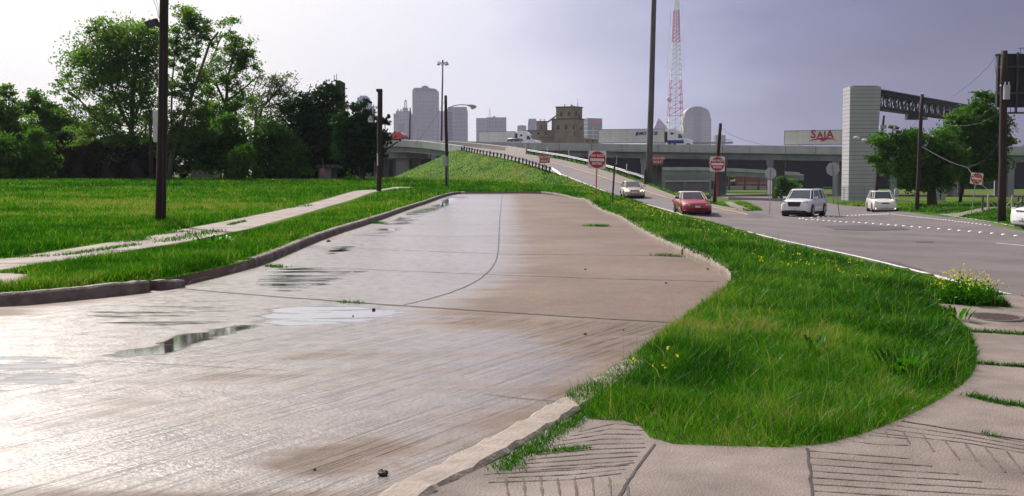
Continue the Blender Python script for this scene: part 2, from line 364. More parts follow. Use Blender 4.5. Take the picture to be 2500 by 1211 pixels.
_ry = np.array([50, 53, 58, 64, 70, 75, 82, 89, 97, 105, 115, 125, 132, 140, 145, 150, 156, 162, 168, 175, 178.])
gore = gp([(1790, 509), (1800, 512), (1835, 515), (1862, 514), (1822, 492), (1784, 485), (1740, 478)])
road_far = gp([(1730, 470), (1800, 474), (1900, 478), (1990, 488), (2017, 494), (2065, 502), (2112, 505), (2185, 515), (2240, 521), (2330, 532), (2400, 541), (2440, 552), (2500, 563)])
_yr = _ry[::-1]; _yr = _yr[_yr > 68]
ASPH = np.concatenate([[(30, 9.1), (12, 9.6)], gp([(2500, 731), (2428, 718), (2200, 657), (2000, 614), (1900, 591), (1746, 545)]), np.stack([rl(_ry), _ry], 1), np.stack([rr(_yr), _yr], 1), gore, road_far, [(34, 40), (60, 30), (60, 5)]])
PATH1 = gp([(1766, 493), (1784, 492), (1835, 514), (1800, 511)])
PATH2 = gp([(2290, 524), (2340, 521), (2400, 508), (2450, 504), (2520, 502), (2520, 508), (2425, 512), (2375, 524), (2335, 531)])
REG = [('path', PATH1), ('path', PATH2), ('main', MAIN), ('walkr', WALKR), ('walkl', WALKL), ('walkl', PATCHL), ('asph', ASPH)]
def region_of(x, y):
    r = np.full(len(x), 'grass', dtype='<U6')
    for nm, pl in REG[::-1]: r[inside(pl, x, y)] = nm
    return r
def level(x, y):
    d = dist_poly(MAIN, x, y); return .03+.10*np.exp(-(d/4)**2)*sst(7, 12, y)
_sp = lambda a: float(np.clip(a[1]*.012, .12, 3.0))
pts = []; edges = []
for nm, pl in REG:
    q = resamp(pl, _sp, True); k = len(pts); pts += [tuple(p) for p in q]; edges += [(k+i, k+(i+1) % len(q)) for i in range(len(q))]
def grid(x0, x1, y0, y1, s, holes=()):
    X, Y = np.meshgrid(np.arange(x0, x1, s), np.arange(y0, y1, s)); X = X.ravel(); Y = Y.ravel()
    X = X+rng.uniform(-.2, .2, len(X))*s; Y = Y+rng.uniform(-.2, .2, len(Y))*s; k = np.ones(len(X), bool)
    for h in holes: k &= ~((X > h[0]) & (X < h[1]) & (Y > h[2]) & (Y < h[3]))
    return list(zip(X[k], Y[k]))
A1 = (-9, 6.5, 3, 22); A2 = (-16, 32, -3, 80); A3 = (-30, 30, 80, 192); A4 = (-130, 130, -3, 330); A5 = (-1450, 1450, -300, 3000)
pts += grid(*A1, .17)+grid(*A2, .75, [A1])+grid(*A3, 1.3)+grid(*A4, 4, [A2, A3])+grid(*A5, 150, [A4])+[(-1450, -300), (1450, -300), (1450, 3000), (-1450, 3000)]
cv, ce, cf, *_ = delaunay_2d_cdt([Vector(p) for p in pts], edges, [], 0, 1e-5)
cv = np.array([(v[0], v[1]) for v in cv]); cf = np.array([tuple(f) for f in cf if len(f) == 3])
cen = cv[cf].mean(1); reg = region_of(cen[:, 0], cen[:, 1])
Hc = H(cv[:, 0], cv[:, 1]); Lc = np.full(len(cv), .03); nr = (cv[:, 1] < 100) & (abs(cv[:, 0]) < 60); Lc[nr] = level(cv[nr, 0], cv[nr, 1])
vm = np.zeros(len(cv), bool)
for _k in ('walkr', 'walkl', 'path', 'asph'): vm[np.unique(cf[reg == _k])] = True
La = Lc.copy(); va = np.zeros(len(cv), bool); va[np.unique(cf[reg == 'asph'])] = True; Lc[va] = 0
def submesh(name, key, z, m, label, cat):
    f = cf[reg == key]; u, inv = np.unique(f, return_inverse=True); f = inv.reshape(f.shape); V = np.column_stack([cv[u], z[u]])
    a = V[f[:, 1], :2]-V[f[:, 0], :2]; b = V[f[:, 2], :2]-V[f[:, 0], :2]; flip = (a[:, 0]*b[:, 1]-a[:, 1]*b[:, 0]) < 0; f[flip] = f[flip][:, ::-1]
    o = fast_mesh(name, V, f, m); o.data.polygons.foreach_set('use_smooth', np.ones(len(f), bool)); tag(o, label, cat, kind='structure'); return o, V, f

# --- wet concrete
def wetmat():
    m = bpy.data.materials.new('wet_concrete'); m.use_nodes = True; nt = m.node_tree; b = nt.nodes['Principled BSDF']
    tc = N(nt, 'ShaderNodeTexCoord'); O = tc.outputs['Object']
    def noise(scale, detail, st=None, rot=0.0, rough=.6, dist=0.0):
        v = O
        if st:
            # rotate first, then stretch
            r_ = N(nt, 'ShaderNodeMapping'); r_.inputs['Rotation'].default_value = (0, 0, rot); LK(nt, O, r_.inputs[0])
            s_ = N(nt, 'ShaderNodeMapping'); s_.inputs['Scale'].default_value = st; LK(nt, r_.outputs[0], s_.inputs[0]); v = s_.outputs[0]
        n = N(nt, 'ShaderNodeTexNoise', inp={'Scale': scale, 'Detail': detail, 'Roughness': rough, 'Distortion': dist}); LK(nt, v, n.inputs['Vector']); return n.outputs[0]
    def mth(op, a, b_=None, c=None):
        n = N(nt, 'ShaderNodeMath', operation=op)
        for i, q in enumerate((a, b_, c)):
            if q is None: continue
            if isinstance(q, (int, float)): n.inputs[i].default_value = q
            else: LK(nt, q, n.inputs[i])
        return n.outputs[0]
    def mrng(v, a, b_, c=0.0, d=1.0):
        n = N(nt, 'ShaderNodeMapRange', inp={1: a, 2: b_, 3: c, 4: d}); n.interpolation_type = 'SMOOTHSTEP'; LK(nt, v, n.inputs[0]); return n.outputs[0]
    wet = N(nt, 'ShaderNodeAttribute', attribute_name='wet').outputs['Fac']; pud = N(nt, 'ShaderNodeAttribute', attribute_name='puddle').outputs['Fac']; swl = N(nt, 'ShaderNodeAttribute', attribute_name='swirl').outputs['Fac']
    streak = noise(1.0, 6, (.35, 2.2, 1), 0, .6)
    streak2 = noise(2.2, 5, (.35, 1.7, 1), 0)
    w1 = mrng(mth('ADD', wet, mth('MULTIPLY', mth('SUBTRACT', streak, .5), 1.5)), .12, .9)
    p1 = mrng(mth('ADD', pud, mth('MULTIPLY', mth('SUBTRACT', streak2, .5), 1.3)), .50, .72)
    big = noise(.35, 5); fine = noise(42, 4); mid = noise(6, 5)
    groove = noise(1.0, 3, (.16, 6.5, 1), R(-60), .5, .9)          # dried mud swirls
    g1 = mth('MULTIPLY', mth('MULTIPLY', mrng(groove, .54, .66), swl), mrng(noise(.8, 3), .42, .6))
    groove2 = noise(1.0, 4, (.28, 22, 1), R(-58), .55, 1.6); g2_ = mth('MULTIPLY', mth('MULTIPLY', mrng(groove2, .53, .60), swl), mrng(noise(1.1, 3, rough=.7), .34, .56))
    cr = N(nt, 'ShaderNodeValToRGB'); ramp(cr, [(.36, (.088, .058, .042)), (.5, (.142, .099, .075)), (.64, (.205, .152, .119))])
    mixv = mth('ADD', mth('MULTIPLY', big, .4), mth('ADD', mth('MULTIPLY', mid, .25), mth('MULTIPLY', fine, .35))); LK(nt, mixv, cr.inputs[0])
    c1 = N(nt, 'ShaderNodeMixRGB', blend_type='MULTIPLY'); LK(nt, mth('MULTIPLY', mth('MAXIMUM', mth('MULTIPLY', g1, .45), mth('MULTIPLY', g2_, 1.0)), .8), c1.inputs[0]); LK(nt, cr.outputs[0], c1.inputs[1]); c1.inputs[2].default_value = (.45, .42, .42, 1)
    c2 = N(nt, 'ShaderNodeMixRGB', blend_type='MULTIPLY'); LK(nt, mth('MULTIPLY', w1, .35), c2.inputs[0]); LK(nt, c1.outputs[0], c2.inputs[1]); c2.inputs[2].default_value = (.66, .60, .56, 1)
    c3 = N(nt, 'ShaderNodeMixRGB'); LK(nt, p1, c3.inputs[0]); LK(nt, c2.outputs[0], c3.inputs[1]); c3.inputs[2].default_value = (.07, .06, .06, 1)
    LK(nt, c3.outputs[0], b.inputs['Base Color'])
    rr_ = mth('ADD', mth('MULTIPLY', w1, -.43), .80); rr_ = mth('ADD', rr_, mth('MULTIPLY', mth('SUBTRACT', mid, .5), .25)); rr_ = mth('ADD', rr_, mth('MULTIPLY', g1, .12))
    rr_ = mth('MULTIPLY', rr_, mth('SUBTRACT', 1.0, mth('MULTIPLY', p1, .93))); LK(nt, rr_, b.inputs['Roughness'])
    LK(nt, mth('ADD', .35, mth('MULTIPLY', w1, .45)), b.inputs['Specular IOR Level'])
    hgt = mth('ADD', mth('MULTIPLY', noise(26, 5), mth('ADD', .5, mth('MULTIPLY', w1, .6))), mth('ADD', mth('MULTIPLY', g2_, -.7), mth('MULTIPLY', g1, -.6)))
    bp = N(nt, 'ShaderNodeBump', inp={'Distance': .012}); LK(nt, hgt, bp.inputs['Height']); LK(nt, mth('MULTIPLY', mth('SUBTRACT', 1.0, mth('MULTIPLY', p1, .985)), .75), bp.inputs['Strength']); LK(nt, bp.outputs[0], b.inputs['Normal'])
    LK(nt, mth('MULTIPLY', w1, .85), b.inputs['Coat Weight']); LK(nt, mth('MULTIPLY', mth('ADD', .13, mth('MULTIPLY', mrng(mid, .3, .7), .14)), mth('SUBTRACT', 1.0, mth('MULTIPLY', p1, .97))), b.inputs['Coat Roughness']); b.inputs['Coat IOR'].default_value = 1.36
    bp2 = N(nt, 'ShaderNodeBump', inp={'Distance': .006}); LK(nt, noise(48, 4, rough=.7), bp2.inputs['Height']); LK(nt, mth('MULTIPLY', mth('SUBTRACT', 1.0, mth('MULTIPLY', p1, .98)), .6), bp2.inputs['Strength']); LK(nt, bp2.outputs[0], b.inputs['Coat Normal'])
    return m
M['wet'] = wetmat(); M['joint'] = mat('concrete_joint', (.045, .034, .03), .8, .5, 8); M['walk'] = mat('sidewalk_concrete', (.165, .130, .110), .85, .22, 1.6, bump=.5, bscale=70, detail=12, col2=(.25, .205, .18))
M['walk2'] = mat('old_sidewalk_concrete', (.23, .185, .16), .85, .25, 1.2, bump=.5, bscale=40, detail=10, col2=(.33, .275, .24))
M['groove'] = mat('sidewalk_groove', (.10, .078, .066), .9, .45, 6)
M['asph'] = mat('asphalt', (.118, .094, .094), .7, .22, .35, bump=.3, bscale=80, detail=12, col2=(.158, .131, .130))
M['asphpatch'] = mat('asphalt_patch', (.06, .05, .056), .75, .15, 2)
M['shoulder'] = mat('shoulder_concrete', (.17, .145, .135), .85, .15, .8, bump=.2)
def groundmat():
    m = bpy.data.materials.new('turf'); m.use_nodes = True; nt = m.node_tree; b = nt.nodes['Principled BSDF']; b.inputs['Roughness'].default_value = .95; b.inputs['Specular IOR Level'].default_value = .1
    tc = N(nt, 'ShaderNodeTexCoord'); n = N(nt, 'ShaderNodeTexNoise', inp={'Scale': .16, 'Detail': 6.0}); LK(nt, tc.outputs['Object'], n.inputs['Vector'])
    n2 = N(nt, 'ShaderNodeTexNoise', inp={'Scale': 2.2, 'Detail': 6.0, 'Roughness': .7}); LK(nt, tc.outputs['Object'], n2.inputs['Vector'])
    cr = N(nt, 'ShaderNodeValToRGB'); ramp(cr, [(.35, (.030, .066, .008)), (.5, (.055, .115, .010)), (.62, (.11, .16, .012)), (.75, (.17, .17, .022))]); 
    a = N(nt, 'ShaderNodeMath', operation='MULTIPLY', inp={1: .55}); LK(nt, n.outputs[0], a.inputs[0]); a2 = N(nt, 'ShaderNodeMath', operation='MULTIPLY_ADD', inp={1: .45}); LK(nt, n2.outputs[0], a2.inputs[0]); LK(nt, a.outputs[0], a2.inputs[2]); LK(nt, a2.outputs[0], cr.inputs[0])
    dt = N(nt, 'ShaderNodeAttribute', attribute_name='dirt').outputs['Fac']; mx = N(nt, 'ShaderNodeMixRGB'); LK(nt, dt, mx.inputs[0]); LK(nt, cr.outputs[0], mx.inputs[1]); mx.inputs[2].default_value = (.10, .072, .048, 1); LK(nt, mx.outputs[0], b.inputs['Base Color'])
    bp = N(nt, 'ShaderNodeBump', inp={'Strength': .6, 'Distance': .08}); LK(nt, n2.outputs[0], bp.inputs['Height']); LK(nt, bp.outputs[0], b.inputs['Normal'])
    return m
M['turf'] = groundmat()
dirtpath = gp([(-40, 458), (150, 458), (330, 459), (430, 457)]); dirtpath = np.array(dirtpath)
ground, GV, GF = submesh('ground', 'grass', Hc+Lc, 'turf', 'green grassy ground of the lot, verge and embankment', 'ground')
d1 = dist_poly(dirtpath, GV[:, 0], GV[:, 1], False); dr_ = (1-sst(.6, 2.4, d1))*.8
near = GV[:, 1] < 16; dm = np.full(len(GV), 9.); dm[near] = dist_poly(MAIN, GV[near, 0], GV[near, 1]); dr_ = np.maximum(dr_, (dm < .5)*.5); dr_ = np.maximum(dr_, sst(183, 190, GV[:, 1])*(GV[:, 1] < 226))
at = ground.data.attributes.new('dirt', 'FLOAT', 'POINT'); at.data.foreach_set('value', dr_.astype(np.float32))
pav, PV, PF = submesh('concrete_road', 'main', Hc, 'wet', 'wide wet concrete road ending at the embankment', 'road')
X, Y = PV[:, 0], PV[:, 1]
def pm(px, lo, hi): return sst(lo, hi, sd(np.array(gp(px)), X, Y))
wetA = pm([(1100, 476), (1238, 476), (1230, 540), (1223, 600), (1205, 660), (1150, 700), (1010, 745), (980, 765), (1000, 800), (700, 870), (500, 910), (250, 970), (0, 1050), (-200, 1100), (-250, 815), (0, 792), (200, 755), (420, 712), (650, 655), (905, 556)], -1.3, .7)
wetB = 1.15*pm([(-200, 1100), (0, 1040), (500, 900), (1000, 790), (1300, 800), (1480, 880), (1300, 1010), (1100, 1120), (900, 1211), (-200, 1211)], -.5, .7)*.62
wetC = pm([(-200, 1090), (0, 1080), (250, 1060), (560, 1100), (820, 1150), (1000, 1120), (1230, 1030), (1290, 1030), (1120, 1130), (940, 1211), (-200, 1211)], -.2, .3)*.85
dryD = pm([(600, 1140), (700, 1100), (900, 1070), (1000, 1080), (960, 1120), (760, 1160)], -.15, .15)*.6
wetv = np.clip(np.maximum.reduce([wetA, wetB, wetC, np.full(len(X), .12)])-dryD, 0, 1)
pu = np.maximum.reduce([pm([(640, 748), (760, 740), (1000, 754), (1010, 770), (880, 795), (650, 800), (600, 780)], -.3, .3)*.74,
    pm([(230, 862), (370, 845), (420, 820), (560, 795), (625, 785), (640, 800), (500, 835), (420, 868), (260, 876)], -.2, .22)*.95,
    pm([(1110, 477), (1062, 492), (990, 518), (890, 566), (790, 612), (770, 632), (860, 612), (960, 570), (1050, 520), (1150, 479)], -.4, .4)*.80,
    pm([(650, 655), (760, 650), (920, 660), (820, 700), (680, 722), (590, 692)], -.2, .3)*.6,
    pm([(-150, 870), (200, 860), (250, 930), (0, 970), (-150, 990)], -.2, .3)*.62, pm([(180, 760), (420, 725), (620, 735), (600, 790), (300, 810), (150, 830)], -.2, .3)*.52])
sw = pm([(-300, 960), (300, 860), (1000, 760), (1690, 800), (1480, 925), (1120, 1130), (940, 1250), (-300, 1300)], -.4, .4)
for nm, v in (('wet', wetv), ('puddle', pu), ('swirl', sw)):
    a = pav.data.attributes.new(nm, 'FLOAT', 'POINT'); a.data.foreach_set('value', v.astype(np.float32))
walkr, *_ = submesh('corner_sidewalk', 'walkr', Hc+Lc, 'walk', 'concrete corner sidewalk with grooved herringbone panels', 'sidewalk')
walkl, *_ = submesh('left_sidewalk', 'walkl', Hc+Lc, 'walk2', 'cracked concrete sidewalk running through the grass', 'sidewalk')
asp, *_ = submesh('asphalt_road', 'asph', Hc, 'asph', 'grey frontage road and exit ramp surface', 'road')
pth, *_ = submesh('concrete_path', 'path', Hc+Lc, 'walk', 'pale concrete footpath by the verge', 'path')

# --- ribbons lying on a surface (joints, painted lines)
def ribbon(mb, pts, w, off, zf, step=.4, jit=0.0, jw=0.0):
    p = resamp(pts, step); n = len(p); d = np.gradient(p, axis=0); d /= np.linalg.norm(d, axis=1)[:, None]+1e-9; nn = np.stack([-d[:, 1], d[:, 0]], 1)
    if jit: p = p+nn*rng.normal(0, jit, n)[:, None]
    ww = np.interp(np.arange(n), [0, n-1], w if hasattr(w, '__len__') else [w, w])*.5
    if jw: ww = ww*rng.uniform(1-jw, 1+jw, n)
    a = p+nn*ww[:, None]; b = p-nn*ww[:, None]; za = zf(a)+off; zb = zf(b)+off
    vs = []
    for i in range(n): vs += [(a[i, 0], a[i, 1], za[i]), (b[i, 0], b[i, 1], zb[i])]
    mb.add(vs, [(2*i, 2*i+1, 2*i+3, 2*i+2) for i in range(n-1)])
from mathutils.bvhtree import BVHTree
def bvh(*obs):
    vs = []; fs = []
    for o in obs:
        k = len(vs); vs += [v.co.copy() for v in o.data.vertices]; fs += [tuple(i+k for i in p.vertices) for p in o.data.polygons]
    return BVHTree.FromPolygons(vs, fs)
B_ALL = bvh(ground, pav, walkr, walkl, asp, pth)
def zmesh(q):
    r = []
    for x, y in q[:, :2]:
        h = B_ALL.ray_cast(Vector((x, y, 50)), Vector((0, 0, -1))); r.append(h[0].z if h[0] is not None else Hs(x, y))
    return np.array(r)
zroad = zwalk = zmesh
jm = MB()
for L, w_ in [([(400, 701), (640, 722), (900, 741), (1000, 748), (1250, 764), (1450, 777), (1680, 790)], .05), ([(640, 648), (900, 658), (1200, 671), (1500, 682), (1760, 688)], .028), ([(800, 603), (1000, 612), (1300, 622), (1660, 626)], .032),
              ([(850, 574), (1150, 578), (1590, 580)], .036), ([(905, 546), (1200, 549), (1530, 554)], .04), ([(980, 519), (1240, 520), (1470, 521)], .05), ([(1040, 500), (1430, 503)], .03), ([(1090, 486), (1390, 488)], .03),
              ([(1227, 476), (1222, 510), (1219, 560), (1217, 610), (1211, 640), (1190, 668), (1150, 695), (1080, 722), (985, 745)], .022), ([(0, 781), (200, 756), (380, 722), (440, 710)], .006), ([(230, 880), (420, 890), (700, 905)], .008), ([(1180, 963), (1290, 975), (1400, 984)], .012)]:
    ribbon(jm, smooth(gp(L), 1), w_, .004, zroad, .15, .004, .35)
tag(jm.build('road_joints', 'joint', fix=False), 'dark joints and cracks across the concrete road', 'road joint', kind='structure')
wj = MB()
for L, w_ in [([(1600, 1097), (1560, 1150), (1510, 1230)], .014), ([(1970, 1108), (1976, 1160), (1985, 1240)], .015), ([(2330, 824), (2400, 828), (2520, 832)], .03), ([(2385, 900), (2520, 908)], .022), ([(2365, 978), (2440, 995), (2520, 1006)], .022), ([(2200, 1040), (2300, 1056), (2400, 1073), (2520, 1090)], .018)]:
    ribbon(wj, gp(L), w_, .004, zwalk, .1, .002, .3)
for yv in (17.2, 19.9, 22.4, 25.3, 28, 31, 34.2, 37.5, 41, 45, 49.5, 54, 59, 65, 71):
    xs = np.linspace(-12, -5, 281); m_in = inside(np.array(WALKL), xs, np.full(281, yv)); 
    if m_in.any(): a_, b_2 = xs[m_in].min(), xs[m_in].max(); ribbon(wj, [(a_, yv+rng.uniform(-.1, .1)), (b_2, yv+rng.uniform(-.1, .1))], .05, .006, zwalk, .1, .004, .4)
tag(wj.build('sidewalk_joints', 'joint', fix=False), 'dark open joints between the sidewalk slabs', 'sidewalk joint', kind='structure')
gm = MB()
def gl(L, w_=.0105): ribbon(gm, gp(L), w_, .003, zwalk, .05, .0012, .6)
for i in range(11):          # right panel, long grooves
    y0 = 1114+i*16.5; x1 = [2225, 2275, 2340, 2397, 2457, 2520, 2520, 2520, 2520, 2520, 2520][i]
    gl([(1974+i*1.2, y0), (1974+(x1-1974)*.5, y0+4+.024*(x1-1974)), (x1, y0+8+.046*(x1-1974))])
for a, b in [((2160, 1063), (2167, 1080)), ((2205, 1067), (2221, 1098)), ((2253, 1075), (2279, 1116)), ((2303, 1085), (2342, 1137)), ((2352, 1092), (2397, 1153)), ((2403, 1103), (2454, 1168)), ((2456, 1115), (2505, 1178)), ((2500, 1120), (2560, 1190))]: gl([a, b])
for i in range(4): gl([(2215-i*26, 1042+i*9), (2350, 1066+i*9), (2520, 1096+i*9)])
gl([(2080, 1090), (2140, 1098), (2217, 1100)]); gl([(2120, 1075), (2217, 1084)])
for i in range(12):           # left panel
    y0 = 1046+i*11.5; gl([(1412-i*20, y0+20), (1500-i*10, y0+i*1.2), (1566+i*2-max(0, i-5)*12, y0+6-i*.8)])
for i in range(8): gl([(1235+i*42, 1180+(i % 2)*2), (1262+i*42-20, 1235)])
gl([(1180, 1172), (1330, 1160), (1500, 1150), (1548, 1143)])
tag(gm.build('sidewalk_grooves', 'groove', fix=False), 'tooled herringbone grooves in the corner sidewalk', 'sidewalk groove', kind='structure')
# --- painted lines
lm = MB()
yy = np.concatenate([np.arange(52, 150, 2), np.arange(150, 178, 2)])
wl = smooth(gp([(2540, 742), (2500, 730), (2350, 692), (2200, 652), (2050, 617), (1900, 585), (1800, 560), (1746, 546)]), 1)
wl = np.concatenate([wl[wl[:, 1] < 50], np.stack([rw(yy), yy], 1)])
ribbon(lm, wl, .15, .012, zroad, .5, 0, .05)
ribbon(lm, gp([(2432, 594), (2560, 606)]), .12, .012, zroad, .5, 0, .15)
ribbon(lm, gp([(2330, 529), (2400, 540), (2455, 550), (2500, 557)]), .05, .014, zroad, .5, 0, .5)
tag(lm.build('white_road_line', 'linewhite', fix=False), 'solid white edge line along the exit ramp and road', 'road line', kind='structure')
ym = MB(); y2 = np.arange(62, 178, 2.); ribbon(ym, np.stack([rw(y2)+4.0, y2], 1), .15, .012, zroad, .5, 0, .05)
tag(ym.build('yellow_road_line', 'yellow', fix=False), 'yellow edge line on the right of the ramp', 'road line', kind='structure')
sm = MB()
for i in range(len(y2)-1):
    ya, yb = y2[i], y2[i+1]
    q = np.array([(rw(ya)+4.35, ya), (rr(ya)-.02, ya), (rr(yb)-.02, yb), (rw(yb)+4.35, yb)])
    if ya > 66: sm.add([(a[0], a[1], z+.006) for a, z in zip(q, zmesh(q))], [(0, 1, 2, 3)])
tag(sm.build('ramp_shoulder', 'shoulder', fix=False), 'pale concrete shoulder beside the yellow line', 'road shoulder', kind='structure')
am = MB()
for pl in ([(2010, 552), (2110, 549), (2200, 554), (2222, 561), (2130, 563), (2040, 561)], [(2235, 589), (2275, 590), (2280, 592), (2237, 592)], [(2145, 637), (2190, 641), (2260, 662), (2210, 655)]):
    q = np.array(gp(pl)); am.add([(a[0], a[1], z+.010) for a, z in zip(q, zmesh(q))], [tuple(range(len(pl)))])
tag(am.build('asphalt_patch', 'asphpatch', fix=False), 'darker repair patches in the frontage road', 'road patch', kind='structure')

# --- kerbs
def kerb(name, line, side, h, w_, m, label, group=None, jag=.004, cap=True):
    p = resamp(line, .22); n = len(p); d = np.gradient(p, axis=0); d /= np.linalg.norm(d, axis=1)[:, None]; nn = np.stack([-d[:, 1], d[:, 0]], 1)*side
    hh = np.interp(np.arange(n), np.linspace(0, n-1, len(h)), h)+rng.normal(0, jag, n); p = p-nn*.02+nn*rng.normal(0, jag*.7, n)[:, None]; z = H(p[:, 0], p[:, 1]); rings = []
    for i in range(n):
        prof = [(0, -.06), (.0, hh[i]*.55), (.012, hh[i]*.85), (.035, hh[i]), (w_-.03, hh[i]+.004), (w_, hh[i]-.02), (w_+.005, -.06)]
        rings.append([(p[i, 0]+nn[i, 0]*a, p[i, 1]+nn[i, 1]*a, z[i]+b) for a, b in prof])
    mb = MB(); mb.loft(rings); o = mb.build(name, m); tag(o, label, 'kerb', group, 'structure'); return o
def clipy(line, a, b): line = np.array(line); return line[(line[:, 1] >= a) & (line[:, 1] <= b)]
LE = resamp(left_edge, .1); 
kerb('kerb', clipy(LE, 17.3, 200)[::-1], 1, [.15, .16, .15, .14], .19, 'curb', 'long weathered kerb along the left side of the road')
kerb('kerb', clipy(LE, 16.1, 17.15)[::-1], 1, [.05, .11, .13], .18, 'curb', 'short tilted kerb chunk at the left break', jag=.012)
kerb('kerb', clipy(LE, 14.6, 16.0)[::-1], 1, [.02, .06, .05, .035], .2, 'curb', 'crumbled low remains of the left kerb', jag=.014)
LN = resamp(left_near, .1)
kerb('kerb', LN[LN[:, 0] > -4.98], 1, [.10, .13], .19, 'curb', 'small cracked kerb end with weeds')  if (LN[:, 0] > -4.98).sum() > 3 else None
kerb('kerb', LN[(LN[:, 0] < -5.0)], 1, [.15, .15], .19, 'curb', 'near left kerb piece curving out of frame')
RE = resamp(right_edge, .1)
kerb('kerb', clipy(RE, 19.6, 200), -1, [.14, .15], .19, 'kerb_pale', 'far stretch of the right kerb up to the road end')
kerb('kerb', clipy(RE, 9.6, 19.4), -1, [.06, .12, .14, .15], .19, 'kerb_pale', 'chipped middle stretch of the right kerb', jag=.008)
M['kerb_strip'] = mat('kerb_strip_concrete', (.27, .225, .19), .85, .2, 5.0, bump=.5, bscale=30)
kerb('kerb', clipy(RE, -3, 9.5), -1, [.03, .035, .05, .06], .24, 'kerb_strip', 'low pale kerb strip in the foreground', jag=.006)
kerb('kerb', [right_edge[-1], left_edge[0]], -1, [.09, .09], .16, 'kerb_pale', 'low kerb across the far end of the road')
_e = np.concatenate([resamp(MAIN, .3, True)]); _z = H(_e[:, 0], _e[:, 1]); _l = level(_e[:, 0], _e[:, 1]); mb = MB(); _n2 = len(_e)
mb.add([(x, y, z-.05) for (x, y), z in zip(_e, _z)]+[(x, y, z+l+.002) for (x, y), z, l in zip(_e, _z, _l)], [(i, i+1, _n2+i+1, _n2+i) for i in range(_n2-1)])
tag(mb.build('soil_edge', 'dirt', fix=False), 'bare soil edge behind the broken kerb', 'soil', kind='structure')
# manhole
mh = G(2420, 792); zc = float(zwalk(np.array([[mh.x, mh.y]]))[0])
t = thing('manhole_cover', 'round rusty manhole cover set in the corner sidewalk', 'manhole cover', (mh.x, mh.y, zc))
mb = MB(); mb.tube((0, 0, -.01), (0, 0, .006), .31, n=32)
for a in range(-5, 6):
    L = math.sqrt(.27**2-(a*.05)**2); mb.box(-L, L, a*.05-.008, a*.05+.008, .006, .010)
mb.build('lid', mat('manhole_iron', (.12, .085, .08), .7, .25, 15), t)
mb = MB(); r0 = [(.315*math.cos(a*math.pi/16), .315*math.sin(a*math.pi/16)) for a in range(32)]; r1 = [(.345*math.cos(a*math.pi/16), .345*math.sin(a*math.pi/16)) for a in range(32)]
mb.add([(x, y, .005) for x, y in r0]+[(x, y, .003) for x, y in r1], [(i, (i+1) % 32, 32+(i+1) % 32, 32+i) for i in range(32)]); mb.build('frame', 'joint', t)
# stones
for i, (px, py, s, lab) in enumerate([(934, 1160, .055, 'largest dark stone on the foreground pavement'), (912, 757, .04, 'dark square stone lying in the shallow puddle'), (768, 1148, .02, 'tiny flat pebble left of the largest stone'), (1428, 817, .03, 'dark pebble on the dry pavement right of centre'), (802, 590, .09, 'dark debris lump in the left gutter'), (1429, 659, .035, 'small pebble on the dry far slab'),
                                     (1626, 692, .035, 'small pebble on the right dry slab near the kerb'), (862, 772, .018, 'tiny pebble in the puddle beside the square stone'), (1728, 658, .04, 'broken kerb chip by the right kerb'), (1522, 807, .02, 'tiny pebble below the cross joint at right')]):
    p = G(px, py); mb = MB(); s *= .55; mb.ball((0, 0, s*.35), s, s*.8, s*.62, 7, 5); v = []
    for (x, y, z) in mb.v: k = 1+rng.uniform(-.22, .22); v.append((x*k, y*k, max(z*k, -.002)))
    mb.v = v; o = mb.build('stone', 'stone', loc=p); tag(o, lab, 'stone')
# ------------------------------------------------------------------ freeway overpass
def poly_at(line, s0):      # interpolate 3D polyline by x
    L = np.array(line); return np.array([np.interp(s0, L[:, 0], L[:, k]) for k in range(3)])
FW = np.array([(-170, 262, 9.3), (-60, 237, 8.9), (-8.9, 222, 8.2), (4.3, 216, 7.75), (19.5, 212, 7.4), (49.8, 201, 6.78), (64, 195, 6.45), (89.3, 186, 6.2), (125, 175, 6.1), (190, 158, 6.0)])
def densify(L, n=6):
    o = []
    for a, b in zip(L[:-1], L[1:]):
        for i in range(n): o.append(a+(b-a)*i/n)
    o.append(L[-1]); return np.array(o)
def sweep(L, prof, nn_side=1):
    """L (n,3); prof list of (across, up); across is horizontal normal (left of travel * side)"""
    d = np.gradient(L[:, :2], axis=0); d /= np.linalg.norm(d, axis=1)[:, None]; nn = np.stack([-d[:, 1], d[:, 0]], 1)*nn_side; rings = []
    for i in range(len(L)): rings.append([(L[i, 0]+nn[i, 0]*a, L[i, 1]+nn[i, 1]*a, L[i, 2]+b) for a, b in prof])
    return rings
fw = densify(FW)
ov = thing('highway_overpass', 'long grey concrete freeway overpass crossing the whole background', 'overpass', (30, 210, -3.1))
OVL = Vector((30, 210, -3.1))
def loc_mb(mb, L0): mb.v = [(x-L0[0], y-L0[1], z-L0[2]) for x, y, z in mb.v]; return mb
mb = MB(); mb.loft(sweep(fw, [(0, -1.55), (0, -.95), (.04, -.92), (.10, -.1), (.16, 0), (.34, 0), (.42, -.75), (.42, -1.0), (.42, -1.55)])); loc_mb(mb, OVL).build('barrier', 'bridge_rail', ov)
mb = MB(); mb.loft(sweep(fw, [(.43, -1.0), (19, -.9), (19, -1.5), (.43, -1.55)])); loc_mb(mb, OVL).build('deck', 'bridge', ov)
mb = MB(); mb.loft(sweep(fw, [(19.1, -1.5), (19.1, -.02), (19.4, -.02), (19.4, -1.5)])); loc_mb(mb, OVL).build('barrier', 'bridge_rail', ov)
for k, off in enumerate((.75, 3.3, 6, 8.7, 11.4, 14.1, 16.8)):
    mb = MB(); mb.loft(sweep(fw, [(off, -1.56), (off, -1.75), (off+.28, -1.85), (off+.3, -2.45), (off+.02, -2.58), (off+.02, -2.8), (off+.75, -2.8), (off+.75, -2.58), (off+.45, -2.45), (off+.45, -1.85), (off+.75, -1.75), (off+.75, -1.56)])); loc_mb(mb, OVL).build('girder', 'bridge', ov)
